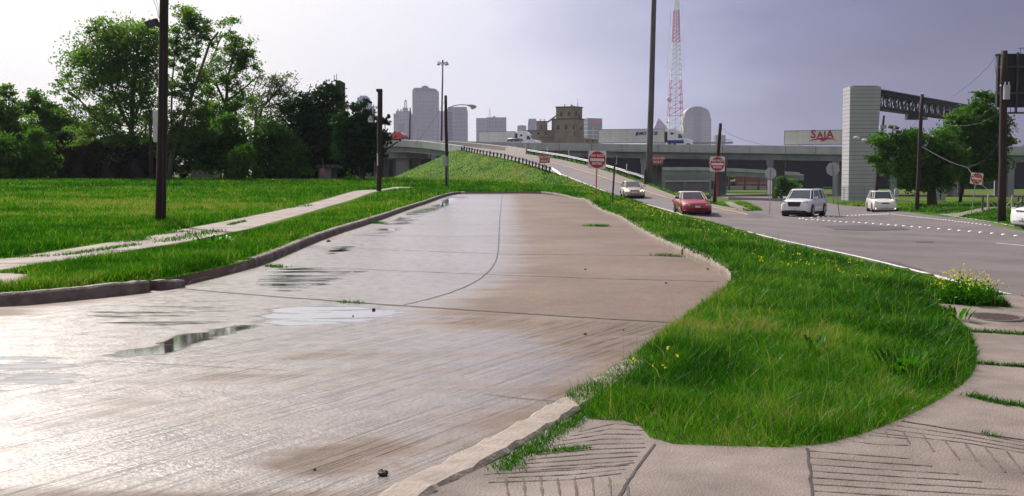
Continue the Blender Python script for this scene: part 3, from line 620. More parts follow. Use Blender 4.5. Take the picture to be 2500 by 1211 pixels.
fdir = np.gradient(fw[:, :2], axis=0)
def fw_at(px):
    # point on near edge under pixel column
    best = None
    for i in range(len(fw)-1):
        for t in np.linspace(0, 1, 6):
            p = fw[i]*(1-t)+fw[i+1]*t; u = CXP+FPX*p[0]/(p[1]*CP); 
            if best is None or abs(u-px) < best[0]: best = (abs(u-px), p, fw[i+1]-fw[i])
    p = best[1]; d = best[2][:2]/np.linalg.norm(best[2][:2]); return p, d, np.array([-d[1], d[0]])
for px in (900, 1050, 1215, 1388, 1562, 1741, 1880, 2036, 2180, 2330, 2475, 2640):
    p, d, n = fw_at(px)
    c0 = p[:2]+n*.9; c1 = p[:2]+n*18.2; z0 = p[2]
    mb = MB(); a = .65
    vs = [(c0-d*a), (c1-d*a), (c1+d*a), (c0+d*a)]
    mb.add([(v[0], v[1], z0-3.9) for v in vs]+[(v[0], v[1], z0-2.81) for v in vs], [(0, 3, 2, 1), (4, 5, 6, 7), (0, 1, 5, 4), (1, 2, 6, 5), (2, 3, 7, 6), (3, 0, 4, 7)])
    cap = loc_mb(mb, OVL).build('bent_cap', 'bridge', ov)
    for q in (1.5, 6.6, 11.8, 17.2):
        c = p[:2]+n*q; mb = MB(); gz = min(Hs(c[0], c[1]), -1)-.3
        vs = [c-d*.5-n*.5, c+d*.5-n*.5, c+d*.5+n*.5, c-d*.5+n*.5]; mb.add([(v[0], v[1], gz) for v in vs]+[(v[0], v[1], z0-3.905) for v in vs], [(0, 3, 2, 1), (4, 5, 6, 7), (0, 1, 5, 4), (1, 2, 6, 5), (2, 3, 7, 6), (3, 0, 4, 7)])
        loc_mb(mb, OVL).build('column', 'bridge', ov)
for px in range(1290, 2500, 78):   # expansion joints and drain stains in the barrier
    p, d, n = fw_at(px); mb = MB(); q = p[:2]-n*.012
    vs = [q-d*.04, q+d*.04]; mb.add([(vs[0][0], vs[0][1], p[2]-1.5), (vs[1][0], vs[1][1], p[2]-1.5), (vs[1][0], vs[1][1], p[2]-.1), (vs[0][0], vs[0][1], p[2]-.1)], [(0, 1, 2, 3)])
    loc_mb(mb, OVL).build('expansion_joint', 'joint', ov, fix=False)
# ramp bridge (left)
RL = np.array([(-8.3, 175.3, 5.15), (-10.5, 179.5, 5.55), (-13, 184, 5.95), (-16.5, 189.5, 6.45), (-20.5, 195, 6.85), (-30, 204, 7.3), (-60, 222, 7.9), (-120, 245, 8.1)])
rb = thing('ramp_bridge', 'curved concrete ramp bridge climbing onto the freeway at left', 'bridge', (-20, 195, 0.2)); RBL = Vector((-20, 195, .2)); r2 = densify(RL, 3)[::-1]   # travel left->right so normal points away
mb = MB(); mb.loft(sweep(r2, [(0, -.45), (0, .8), (.06, .86), (.25, .86), (.4, 0.05), (.4, -.45)])); loc_mb(mb, RBL).build('barrier', 'bridge_rail', rb)
mb = MB(); mb.loft(sweep(r2, [(.41, 0), (8.6, .05), (8.6, -.35), (.41, -.45)])); loc_mb(mb, RBL).build('deck', 'shoulder', rb)
mb = MB(); mb.loft(sweep(r2, [(8.61, -.35), (8.61, .75), (8.68, .82), (8.9, .82), (9.0, .0), (9.0, -.35)])); loc_mb(mb, RBL).build('barrier', 'conc', rb)
mb = MB(); mb.loft(sweep(r2, [(.6, -.46), (.6, -.6), (.85, -.7), (.85, -1.15), (.6, -1.25), (.6, -1.5), (1.3, -1.5), (1.3, -.46)])); mb.loft(sweep(r2, [(7.2, -.46), (7.2, -1.5), (7.9, -1.5), (7.9, -.46)])); mb.loft(sweep(r2, [(3.9, -.46), (3.9, -1.5), (4.6, -1.5), (4.6, -.46)]))
loc_mb(mb, RBL).build('girder', 'bridge', rb)
for px, Y, wd in ((986, 199, 3.4), (860, 212, 2.2)):
    x = (px-CXP)/FPX*Y; zt = np.interp(x, RL[::-1, 0], RL[::-1, 2])-1.5; mb = MB(); mb.box(x-wd, x+wd+1.2, Y, Y+7, zt-1.1, zt-.003); loc_mb(mb, RBL).build('bent_cap', 'bridge', rb)
    mb = MB(); mb.box(x-1.6, x+.9, Y+1, Y+3.0, -1, zt-1.102); mb.box(x+1.0, x+2.6, Y+4, Y+6, -1, zt-1.102); loc_mb(mb, RBL).build('column', 'bridge', rb)
# concrete barrier section on grade, right of the ramp top
GR = [(rr(y)+.15, y, rzz(y)) for y in (171, 173, 175, 177)]
tb = thing('ramp_barrier', 'weathered concrete barrier on the right edge of the ramp top', 'barrier', (GR[0][0], GR[0][1], GR[0][2]))
L = np.array([(rr(y)+.15, y, rzz(y)+.0) for y in np.arange(166, 179, 2.)]); mb = MB(); mb.loft(sweep(L, [(-.2, -.1), (-.08, .8), (.08, .8), (.2, -.1)])); loc_mb(mb, Vector(tb.location)).build('wall', 'conc', tb)
# guardrails
def wbeam(mb, L, side=1):
    mb.loft(sweep(L, [(-.02*side, .50), (.03*side, .54), (-.02*side, .60), (-.02*side, .64), (.03*side, .70), (-.02*side, .76), (-.05*side, .76), (-.01*side, .70), (-.05*side, .64), (-.05*side, .60), (-.01*side, .54), (-.05*side, .50)]))
def railing(name, label, ys, xf, postm, facing, post_h=.82, pw=.10, step=1.9, group='guardrails along the ramp'):
    b = np.array([(xf(y), y, Hs(xf(y), y)) for y in ys]); t = thing(name, label, 'guardrail', tuple(b[0]), group=group)
    ds = np.concatenate([[0], np.cumsum(np.linalg.norm(np.diff(b, axis=0), axis=1))]); mb = MB(); wbeam(mb, b, facing); loc_mb(mb, b[0]).build('rail_beam', 'steel', t)
    pm_ = MB(); pm_.box(-pw, pw, -pw, pw, -.3, post_h); pme = pm_.build('post', postm, t); first = True
    for s in np.arange(.3, ds[-1], step):
        p = np.array([np.interp(s, ds, b[:, k]) for k in range(3)]); 
        o = pme if first else pme.copy()
        if not first: COL.objects.link(o); o.parent = t
        first = False; o.location = (p[0]-b[0][0]-.16*facing*-1, p[1]-b[0][1], p[2]-b[0][2]+rng.uniform(-.04, .06))
    return t, b
M['darkwood'] = mat('tarred_wood_post', (.03, .028, .028), .85, .3, 6)
t, b = railing('guardrail', 'guardrail on dark stubby posts along the top of the grass hill', np.arange(126, 176.5, 2.), lambda y: float(rw(y)-.95), 'darkwood', -1)
mb = MB(); e = b[0]; L = np.array([e, e+np.array([.5, -2.5, -.35]), e+np.array([1.0, -4.5, -.85])]); wbeam(mb, densify(L, 2), -1); loc_mb(mb, b[0]).build('end_terminal', 'signwhite', t)
t, b = railing('guardrail', 'bright steel guardrail on the right side of the ramp', np.arange(120, 168.5, 2.), lambda y: float(rr(y)+.25), 'darksteel', 1)
mb = MB(); e = b[0]; L = np.array([e, e+np.array([.9, -3, -.3]), e+np.array([2.0, -6, -.85])]); wbeam(mb, densify(L, 2), 1); loc_mb(mb, b[0]).build('end_terminal', 'steel', t)
# reflector posts along the ramp
for k, (px, py, Y, h) in enumerate([(1275, 376, 168, 1.0), (1294, 380, 163, 1.0), (1315, 384, 157, 1.0), (1355, 393, 148, 1.05), (1414, 407, 136, 1.1), (1511, 428, 121, 1.0)]):
    p = g2(px, Y); p.x = max(p.x, rr(Y)+.5); p.z = Hs(p.x, p.y); mb = MB(); mb.tube((0, 0, 0), (0, 0, h+.5), .05, n=6); mb.box(-.07, .07, -.07, -.052, h+.2, h+.45); tag(mb.build('marker_post', 'signwhite', loc=p), ['topmost white marker post beside the ramp guardrail', 'white marker post second from the ramp top', 'white marker post third from the ramp top', 'white marker post third from the lower end of the ramp guardrail', 'white marker post second from the lower end of the ramp guardrail', 'lowest white marker post, near the end of the ramp guardrail'][k], 'marker post', 'white marker posts beside the ramp')

# ------------------------------------------------------------------ under and behind the overpass
M['greywall'] = mat('grey_metal_wall', (.20, .20, .225), .7, .12, .6); M['brick'] = mat('brown_red_brick', (.22, .085, .065), .85, .2, 2.5); M['darkpane'] = mat('dark_window', (.03, .03, .045), .25, .1); M['creamband'] = mat('cream_band', (.40, .33, .28), .8, .1)
def wbox(mb, px0, px1, y0, y1, Y, dep, L0):
    a = P(px0, y0, Y); b = P(px1, y1, Y); mb.box(a.x-L0[0], b.x-L0[0], Y-L0[1], Y+dep-L0[1], b.z-L0[2], a.z-L0[2]); return mb
L0 = (60, 262, -3.3); t = thing('warehouse', 'grey blank warehouse seen through the gap under the overpass', 'building', L0)
wbox(MB(), 1600, 1738, 411, 476, 262, 12, L0).build('wall', 'greywall', t); wbox(MB(), 1596, 1740, 441, 443.5, 261.6, .39, L0).build('ledge', 'signwhite', t)
for px in (1598, 1668): wbox(MB(), px, px+9, 444, 476, 261.7, .29, L0).build('pilaster', 'bridge', t)
L0 = (65, 290, -3.3); t = thing('brick_building', 'low red brick building with pale fence line under the ramp beam', 'building', L0)
wbox(MB(), 1795, 1900, 428, 474, 290, 10, L0).build('wall', 'brick', t); wbox(MB(), 1794, 1901, 425, 428, 289.8, 10.4, L0).build('roof', 'creamband', t)
wbox(MB(), 1797, 1897, 446, 448, 289.85, .14, L0).build('band', 'creamband', t)
for px in (1835, 1858, 1884): wbox(MB(), px, px+11, 452, 463, 289.8, .19, L0).build('window', 'darkpane', t)
L0 = (60, 280, -3.3); t = thing('fence', 'pale sheet fence with dark posts before the brick building', 'fence', L0)
wbox(MB(), 1752, 1870, 454, 474, 281, .1, L0).build('panel', 'conc', t)
for px in (1779, 1817, 1851): wbox(MB(), px, px+3, 428, 475, 280.6, .3, L0).build('post', 'darksteel', t)
# lower ramp beam behind the columns
lb = densify(np.array([P(1600, 408, 252), P(1700, 408, 250), P(1800, 411, 247), P(1880, 416, 244), P(1952, 421, 241)]), 2)
L0 = tuple(lb[0]); t = thing('lower_bridge', 'lower sloping ramp beam seen under the freeway deck', 'bridge', L0)
mb = MB(); mb.loft(sweep(lb, [(0, 0), (.3, 0), (.3, -.8), (0, -.8)])); loc_mb(mb, lb[0]).build('barrier', 'bridge_rail', t)
mb = MB(); mb.loft(sweep(lb, [(.31, -.5), (6, -.5), (6, -1.9), (.31, -1.9)])); loc_mb(mb, lb[0]).build('deck', 'bridge', t)
for px in (1620, 1760, 1934):
    p = P(px, 440, 246); mb = MB(); mb.box(p.x-.6, p.x+.6, 247, 249, -3.5, P(px, 431, 246).z); loc_mb(mb, lb[0]).build('column', 'bridge', t)
# low dark wall at the underpass edge
a, b_ = G(1778, 488), G(1925, 493); L = np.array([a, (a+b_)/2, b_]); t = MB(); t.loft(sweep(L, [(0, -.1), (0, .42), (.3, .42), (.3, -.1)])); tag(loc_mb(t, a).build('low_wall', 'darksteel', loc=a), 'low dark barrier wall along the underpass road', 'wall')
# near-black walls added to stand in for underpass shade and block the sky
L0 = (-45, 262, -2); t = thing('shade_backdrop', 'added near-black wall standing in for shade behind the left bridge columns', 'wall', L0)
mb = MB(); mb.box(-62, -5, 262, 264, -3, 6.3); loc_mb(mb, L0).build('wall', mat('shade_backdrop_black', (.009, .009, .012), .9, .2, .4), t)
L0 = (86, 300, -3.3); t = thing('shade_backdrop', 'long added near-black wall standing in for shade on the far side of the underpass', 'wall', L0); mb = MB(); mb.box(-20, 260, 304, 306, -4, 6.8); loc_mb(mb, L0).build('wall', bpy.data.materials['shade_backdrop_black'], t)

# ------------------------------------------------------------------ grain elevator
M['elev'] = mat('stained_concrete_wall', (.30, .225, .185), .9, .28, .22, detail=9, col2=(.36, .285, .24)); M['elevd'] = mat('elevator_roof', (.12, .09, .09), .8, .2); M['elevwin'] = mat('broken_window', (.05, .045, .06), .4, .4, 3)
EY = 400.; c = P(1392, 420, EY); ROT = R(-30); L0 = (c.x, EY, -3.3); el = thing('grain_elevator', 'old tan concrete grain elevator with a boxy headhouse', 'building', L0)
def ex(px): return (px-1392)/FPX*EY
def ez(py): return (HOR-py)/FPX*EY+1.6+3.3
# main block as a rotated footprint: corner nearest at px~1402
def blk(name, pl, pc, pr, y0, y1, m='elev', dl=.85, dr=1.0, parent=el, shift=0.0):
    xl, xc, xr = ex(pl), ex(pc), ex(pr); wl_ = xc-xl; wr_ = xr-xc; yl = wl_*.38; yr = wr_*1.35
    q = [(xl, yl+shift), (xc, 0+shift), (xr, yr+shift), (xl+wr_, yl+yr+shift)]
    mb = MB(); mb.prism(q, 'z', ez(y1), ez(y0)); return mb.build(name, m, parent), q
_, q = blk('wall', 1350, 1403, 1427, 291, 420); blk('wall', 1358, 1401, 1423, 263, 290.9, shift=.6); blk('roof', 1356, 1401, 1425.5, 260.6, 262.9, 'elevd', shift=.3)
blk('roof', 1349, 1403, 1428.5, 289.5, 292.5, 'elevd', shift=-.2)
def ewin(px, y0, y1, w_, lf=True, sh=0.0, pc=1403, dx=0):
    xc = ex(pc); x = ex(px)
    y = (xc-x)*.38 if lf else (x-xc)*1.35
    mb = MB(); mb.box(x-w_/2, x+w_/2, y+sh-.14 - (0 if lf else .35), y+sh+.1, ez(y1), ez(y0)); return mb.build('window', 'elevwin', el)
for px in (1363.5, 1382.5): ewin(px, 306, 316, .95)
for px in (1371, 1389.5): ewin(px, 274, 283.5, .95, sh=.6, pc=1401)
ewin(1406.5, 273, 283, .5, False, .6, 1401); ewin(1415, 279, 290, .7, False, .6, 1401); ewin(1399.5, 306, 316, .55); ewin(1419.5, 309, 318, .45, False); ewin(1402, 323, 331, .4)
for px, h in ((1379, 4), (1395, 3.6), (1398, 2.6)):
    mb = MB(); z = ez(260.5); mb.tube((ex(px), 3, z), (ex(px), 3, z+h*.16), .18, n=6); mb.box(ex(px)-.3, ex(px)+.3, 2.7, 3.3, z+h*.16, z+h*.16+.15); mb.build('roof_vent', 'elevd', el)
mb = MB(); z = ez(260.5); mb.tube((ex(1411.3), 4, z), (ex(1411.3), 4, z+1.4), .12, n=6); mb.tube((ex(1411.3), 4, z+1.4), (ex(1411.3), 4, z+3.2), .05, n=5); mb.build('antenna', 'darksteel', el)
mb = MB(); mb.box(ex(1287), ex(1352), 3, 11, ez(420), ez(318.8)); mb.build('wing', 'elev', el); mb = MB(); mb.box(ex(1286), ex(1352), 2.7, 11.3, ez(318.8), ez(317.9)); mb.build('roof', 'elevd', el)
for px in (1296, 1315, 1333.5): mb = MB(); mb.box(ex(px)-.45, ex(px)+.45, 2.85, 3.1, ez(328.5), ez(323.5)); mb.build('window', 'elevwin', el)
mb = MB(); mb.box(ex(1316), ex(1351), 2.8, 3.0, ez(336), ez(334.5)); mb.build('ledge', 'elevd', el)
mb = MB(); cx_ = ex(1323.3); r = ex(1338)-cx_
mb.prism([(cx_+r*math.cos(a*math.pi/10), 7+r*math.sin(a*math.pi/10)) for a in range(20)], 'z', ez(318), ez(295.6)); mb.build('tank', 'elev', el, smooth=False)
mb = MB(); mb.prism([(cx_+(r+.12)*math.cos(a*math.pi/10), 7+(r+.12)*math.sin(a*math.pi/10)) for a in range(20)], 'z', ez(295.6), ez(294.8)); mb.build('tank_roof', 'elevd', el)
for px, h in ((1320.5, 4), (1330, 4)): mb = MB(); z = ez(294.9); mb.tube((ex(px), 6, z), (ex(px), 6, z+h*.15), .12, n=6); mb.box(ex(px)-.35, ex(px)+.35, 5.7, 6.3, z+h*.15, z+h*.15+.12); mb.build('roof_vent', 'elevd', el)
mb = MB(); mb.box(ex(1321), ex(1324.5), 7-r-.08, 7-r+.3, ez(315), ez(305.5)); mb.build('window', 'elevwin', el)
mb = MB(); mb.tube((ex(1338), 5, ez(298)), (ex(1360), 5, ez(281.5)), .33, n=6); mb.tube((ex(1349.5), 5, ez(318)), (ex(1349.5), 5, ez(290)), .3, n=6); mb.build('conveyor', 'elevd', el)
mb = MB(); mb.add([(ex(1425), 8, ez(420)), (ex(1463), 8, ez(420)), (ex(1463), 8, ez(339)), (ex(1425), 8, ez(335.4)), (ex(1425), 16, ez(420)), (ex(1463), 16, ez(420)), (ex(1463), 16, ez(339)), (ex(1425), 16, ez(335.4))], [(0, 1, 2, 3), (7, 6, 5, 4), (0, 4, 5, 1), (3, 2, 6, 7), (1, 5, 6, 2), (0, 3, 7, 4)]); mb.build('wing', 'elev', el)
for px in (1436, 1451): mb = MB(); mb.box(ex(px)-.3, ex(px)+.3, 7.85, 8.1, ez(344.5), ez(340.5)); mb.build('window', 'elevwin', el)

# ------------------------------------------------------------------ skyline at 2.5 km (one pixel of the photo = one metre)
def towermat(name, c, wx=3.5, wz=3.6, dark=.6, metal=0.0):
    m = bpy.data.materials.new(name); m.use_nodes = True; nt = m.node_tree; b = nt.nodes['Principled BSDF']; b.inputs['Roughness'].default_value = .5
    tc = N(nt, 'ShaderNodeTexCoord'); br = N(nt, 'ShaderNodeTexBrick', inp={'Scale': 1.0, 'Mortar Size': .9, 'Brick Width': wx, 'Row Height': wz, 'Mortar Smooth': .3}); br.offset = 0
    mp = N(nt, 'ShaderNodeCombineXYZ'); sp = N(nt, 'ShaderNodeSeparateXYZ'); LK(nt, tc.outputs['Object'], sp.inputs[0]); LK(nt, sp.outputs[0], mp.inputs[0]); LK(nt, sp.outputs[2], mp.inputs[1]); LK(nt, mp.outputs[0], br.inputs['Vector'])
    br.inputs['Color1'].default_value = (*[x*dark for x in c], 1); br.inputs['Color2'].default_value = (*[x*dark*.85 for x in c], 1); br.inputs['Mortar'].default_value = (*c, 1); LK(nt, br.outputs[0], b.inputs['Base Color']); return m
M['tw1'] = towermat('tower_facade', (.40, .35, .43), 8, 9, .80); M['tw2'] = towermat('tower_facade_dark', (.36, .31, .40), 7, 10, .78); M['tw3'] = towermat('tower_facade_stripes', (.2, .17, .19), 60, 8, .6); M['tw4'] = towermat('tower_glass', (.22, .26, .36), 9, 9, .85)  # facade colours lightened to carry part of the distance haze
M['twpale'] = mat('tower_pale_stone', (.30, .28, .31), .7, .05, .05); M['twdark'] = mat('tower_dark_glass', (.21, .19, .26), .4, .1, .05); M['orange_sign'] = mat('orange_sign', (.5, .12, .10), .6, .2, .2)
def sky_thing(label, px, Y=2500.): 
    c = P(px, 420, Y); return thing('skyscraper', label, 'skyscraper', (c.x, Y, -3.3)), Y/2500.
def tz(py, k): return ((HOR-py)*1.0*k+1.6+3.3)*1.003
def tbox(par, k, x0, x1, y0, y1, m, nm='block', d0=0, d=35): mb = MB(); mb.box(x0*k, x1*k, d0, d0+d, tz(y1, k) if y1 < 420 else 0, tz(y0, k)); return mb.build(nm, m, par)
t, k = sky_thing('very pale stepped tower behind the dark left trees', 888, 2900)
tbox(t, k, -20, 18, 252, 420, 'tw4'); tbox(t, k, -14, 13, 240, 252, 'tw4'); tbox(t, k, -8, 8, 236, 240, 'tw4')
t, k = sky_thing('lilac skyscraper with a lattice spire and small rooftop turrets', 984)
tbox(t, k, -22, 22, 279, 420, 'tw1'); tbox(t, k, -16, 18, 273, 279, 'tw1'); tbox(t, k, 0, 10, 265, 273, 'tw1'); tbox(t, k, -10, 4, 306, 420, 'twdark', 'dark_panel', -.6, .5)
mb = MB()
for sx_ in (-1, 1):
    for sy_ in (-1, 1): mb.tube((6+sx_*3.5, 15+sy_*3.5, tz(265, k)), (6+sx_*2, 15+sy_*2, tz(248, k)), .5, n=4)
for i in range(5):
    z0, z1 = tz(265-3.4*i, k), tz(265-3.4*(i+1), k); r = 3.5-.3*i
    mb.tube((6-r, 11.5, z0), (6+r, 11.5, z1), .35, n=4); mb.tube((6+r, 11.5, z0), (6-r, 11.5, z1), .35, n=4)
mb.ball((6, 15, tz(247, k)), 3, 3, 2.5, 8, 5); mb.build('spire', 'tw1', t)
for x in (-13, -5): mb = MB(); mb.ball((x, 12, tz(270, k)), 2.4, 2.4, 2.6, 8, 5); mb.tube((x, 12, tz(280, k)), (x, 12, tz(271, k)), 1.0, n=5); mb.build('turret', 'tw1', t)
t, k = sky_thing('tallest skyscraper with a rounded top and a central arched bump', 1039)
mb = MB(); pl = [(-31, 0)]+[(-31+8*(1-math.cos(a*math.pi/2/6)), tz(226, k)+9*math.sin(a*math.pi/2/6)) for a in range(7)]+[(-9, tz(217.2, k))]+[(9*math.cos(math.pi-a*math.pi/8), tz(217.2, k)+5.2*math.sin(math.pi-a*math.pi/8)) for a in range(1, 8)]+[(9, tz(217.2, k))]+[(31-8*(1-math.cos(a*math.pi/2/6)), tz(228, k)+8*math.sin(a*math.pi/2/6)) for a in range(6, -1, -1)]+[(31, 0)]
mb.prism(pl, 'y', 0, 38); mb.build('block', 'tw1', t)
tbox(t, k, -30.6, -26, 231, 420, 'twpale', 'pale_corner', -.8, .7); mb = MB(); mb.prism([(-24, tz(227, k)), (24, tz(227, k)), (24, tz(219, k)), (9.5, tz(219, k)), (9.5*.7, tz(215.5, k)), (0, tz(213.7, k)), (-9.5*.7, tz(215.5, k)), (-9.5, tz(219, k)), (-24, tz(219, k))], 'y', -.7, -.1); mb.build('dark_panel', 'twdark', t)
tbox(t, k, -20, 20, 262, 420, 'tw2', 'recess_panel', -.5, .45)
t, k = sky_thing('slim lilac tower between the tallest skyscraper and the striped one', 1082, 2600); tbox(t, k, -12, 12, 273, 420, 'tw1')
t, k = sky_thing('skyscraper with bright horizontal stripes down its left side', 1117); tbox(t, k, -24, 24, 270, 420, 'tw2'); tbox(t, k, -22, 22, 263, 270, 'tw2'); tbox(t, k, -24, -13, 275, 420, 'tw3', 'striped_face', -1, .9)
t, k = sky_thing('broad flat-topped skyscraper with a roof antenna', 1200); tbox(t, k, -37, -12, 290, 420, 'tw1', d0=-3); tbox(t, k, -12, 36, 288, 420, 'tw2'); tbox(t, k, 4, 9, 285, 288, 'tw2', 'roof_box')
mb = MB(); z = tz(289, k); mb.tube((-7, 5, z), (-4.2, 5, z+16), .5, .3, 5); mb.tube((-1.2, 5, z), (-4.2, 5, z+16), .5, .3, 5); mb.tube((-4.2, 5, z+12), (-4.2, 5, z+26), .5, .35, 5); mb.box(-5.5, -3, 4, 6, z+17, z+18); mb.build('antenna', 'tw2', t)
t, k = sky_thing('low pale lilac block left of the grain elevator', 1282, 2300); tbox(t, k, -19, 3, 308, 420, 'tw1'); tbox(t, k, -14, -2, 307, 308, 'tw1')
t, k = sky_thing('small bluish glass tower just above the elevator wing', 1298, 2700); mb = MB(); mb.prism([(-11, 0), (12, 0), (12, tz(291, k)), (-8, tz(291.5, k)), (-10, tz(305, k))], 'y', 0, 30); mb.build('block', 'tw4', t)
t, k = sky_thing('pale gridded office tower with a reddish sign near its top', 1447, 1800)
mb = MB(); mb.prism([(-23*k, 0), (-14*k, -12), (23*k, 6), (16*k, 30), (-23*k, 25)], 'z', 0, tz(291, k)); mb.build('block', towermat('white_grid', (.42, .42, .46), 400, 7, .5), t)
mb = MB(); mb.prism([(-14*k, -12.6), (23*k, 5.4), (23*k, 5.9), (-14*k, -12.1)], 'z', tz(313, k), tz(290.5, k)); mb.build('dark_panel', 'twdark', t)
mb = MB(); mb.prism([(-7*k, -10.1), (17*k, 1.6), (17*k, 2.2), (-7*k, -9.5)], 'z', tz(303, k), tz(296, k)); mb.build('sign', 'orange_sign', t)
t, k = sky_thing('pyramid-roofed skyscraper behind the large white trailer', 1610); mb = MB(); mb.box(-16, 22, 0, 38, 0, tz(317, k)); mb.build('block', 'tw2', t)
mb = MB(); z = tz(317, k); mb.add([(-16, 0, z), (22, 0, z), (22, 38, z), (-16, 38, z), (-1, 19, tz(288, k))], [(0, 1, 4), (1, 2, 4), (2, 3, 4), (3, 0, 4), (0, 3, 2, 1)]); mb.build('pyramid_roof', 'tw2', t)
t, k = sky_thing('large domed skyscraper right of the red and white lattice tower', 1701); tbox(t, k, -34, 34, 289, 420, 'tw1', d=50)
mb = MB(); pl = [(-31, tz(290, k))]+[(-31*math.cos(a*math.pi/14), tz(283, k)+21.5*math.sin(a*math.pi/14)) for a in range(15)]+[(31, tz(290, k))]; mb.prism(pl, 'y', 1.5, 48); mb.build('dome_vault', 'tw2', t)
tbox(t, k, -9, 9, 290, 352, 'twdark', 'dark_panel', -.6, .5); mb = MB(); mb.prism([(-9, tz(290, k)), (9, tz(290, k)), (11, tz(263.5, k)), (-11, tz(263.5, k))], 'y', .6, 1.3); mb.build('dark_panel', 'twdark', t)
t, k = sky_thing('small pale banded tower right of the domed skyscraper', 1758, 2700); tbox(t, k, -12, 12, 331, 420, 'tw3')

# ------------------------------------------------------------------ lattice radio tower
TYD = 600.; sc = TYD/2500; c = P(1648, 320, TYD); rt = thing('radio_tower', 'tall red and white banded lattice radio tower with dishes', 'radio tower', (c.x, TYD, -3.3))
M['trd'] = mat('tower_red', (.42, .05, .06), .6, .1); M['twh'] = mat('tower_white', (.62, .60, .62), .6, .08)
levels = [(420, 47), (352, 39.5), (320, 35), (284, 32.5), (240, 28.5), (200, 25), (150, 21), (107, 17), (70, 14), (31, 11.5), (-30, 8.5), (-110, 7)]
zz = lambda py: (HOR-py)*sc+4.9
def wid(z): return float(np.interp(z, [zz(p) for p, _ in levels], [w_*sc for _, w_ in levels]))
bands = [(420, 284, 'twh'), (284, 200, 'trd'), (200, 107, 'twh'), (107, 31, 'trd'), (31, -45, 'twh')]
for y0, y1, m in bands:
    mb = MB(); z0, z1 = zz(y0) if y0 < 420 else 0, zz(y1); z = z0
    while z < z1-.01:
        w0 = wid(z); h = min(max(w0*.55, 2.0), z1-z); h = h if z1-z-h > 1 else z1-z; w1 = wid(z+h); c0 = [(-w0/2, -w0/2, z), (w0/2, -w0/2, z), (w0/2, w0/2, z), (-w0/2, w0/2, z)]; c1 = [(-w1/2, -w1/2, z+h), (w1/2, -w1/2, z+h), (w1/2, w1/2, z+h), (-w1/2, w1/2, z+h)]
        for i in range(4):
            j = (i+1) % 4; mb.tube(c0[i], c1[i], .16, n=4, cap=False); mb.tube(c0[i], c1[j], .075, n=3, cap=False); mb.tube(c0[j], c1[i], .075, n=3, cap=False); mb.tube(c0[i], c0[j], .09, n=3, cap=False)
        z += h
    mb.tube((.3, 0, z0), (.3, 0, z1), .10, n=4)
    mb.build('lattice_section', m, rt, fix=False)
for px, py, r in ((1630.5, 245, 1.45), (1658, 252, 1.1), (1625.5, 300, .6)):
    mb = MB(); x = (px-1648)*sc; z = zz(py); y = -wid(z)/2-.6; mb.ball((x, y, z), r, r*.4, r, 16, 6); mb.tube((x, y, z), (x+(1 if x < 0 else -1)*1.2, y+.8, z), .12, n=5); mb.build('dish', 'signwhite', rt, smooth=True)
for py in (48, 107, 166):
    for s_ in (-1, 1):
        mb = MB(); z = zz(py); x0 = s_*wid(z)/2; x1 = s_*(wid(z)/2+2.0); mb.tube((x0, 0, z), (x1, 0, z), .09, n=4); mb.tube((x1, 0, z-(0 if s_ > 0 else 5)), (x1, 0, z+6), .07, n=4); mb.build('antenna', 'twh', rt)

# ------------------------------------------------------------------ pylon and truss gantry, billboard
M['siding'] = mat('pale_siding', (.38, .37, .395), .7, .07, .4); M['sidinggap'] = mat('siding_seam', (.10, .10, .12), .8, .1)
pb = P(2102, 492, 150); L0 = (pb.x, 150., -2.7); py_ = thing('sided_pylon', 'tall pale pylon clad in horizontal siding beside the overpass', 'pylon', L0)
xl0, xr0 = (2071-2102)*.06, (2134-2102)*.06; xl1, xr1 = (2079-2102)*.06-.6, (2154-2102)*.06-.6; zt = P(2110, 211, 150).z+2.7
mb = MB(); dp = 3.2
mb.add([(xl0, 0, 0), (xr0, 0, 0), (xr0, dp, 0), (xl0, dp, 0), (xl1, 0, zt), (xr1, 0, zt), (xr1, dp, zt), (xl1, dp, zt)], [(0, 3, 2, 1), (4, 5, 6, 7), (0, 1, 5, 4), (1, 2, 6, 5), (2, 3, 7, 6), (3, 0, 4, 7)]); mb.build('tower', 'siding', py_)
mb = MB()
for i in range(1, 30):
    f = i/30; a = xl0+(xl1-xl0)*f; b2 = xr0+(xr1-xr0)*f; z = zt*f; mb.box(a-.004, b2+.012, -.012, dp, z, z+.055)
mb.build('seam', 'sidinggap', py_); mb = MB(); mb.box(xl1+.5, xr1-.4, .3, dp-.3, zt+.002, zt+.12); mb.build('cap', 'darksteel', py_)
M['truss'] = mat('dark_truss', (.022, .022, .035), .6, .2)
ts = thing('truss_gantry', 'dark steel truss reaching from the pylon over the freeway', 'gantry', (pb.x+2.3, 151.5, 0)); A = np.array([xr1+pb.x-.2, 151.5]); Bp = np.array([pb.x+34, 190.5]); 
zb_, ztp = P(2155, 263, 151).z, P(2155, 215, 151).z; n = 30; dx = (Bp-A)/n; nn_ = np.array([-dx[1], dx[0]]); nn_ /= np.linalg.norm(nn_)
mb = MB(); web = MB(); o_ = (pb.x+2.3, 151.5)
for side in (0, 1.8):
    for z in (zb_+.15, ztp-.2, ztp-.75):
        a = A+nn_*side-o_; b2 = Bp+nn_*side-o_; mb.tube((a[0], a[1], z), (b2[0], b2[1], z), .22, n=4)
    for i in range(n):
        a = A+dx*i+nn_*side-o_; b2 = A+dx*(i+1)+nn_*side-o_
        web.tube((a[0], a[1], zb_), (a[0], a[1], ztp), .09, n=4); web.tube((a[0], a[1], zb_ if i % 2 else ztp-.6), (b2[0], b2[1], ztp-.6 if i % 2 else zb_), .08, n=4); web.tube((a[0], a[1], ztp-.2), (b2[0], b2[1], ztp-.7), .07, n=4)
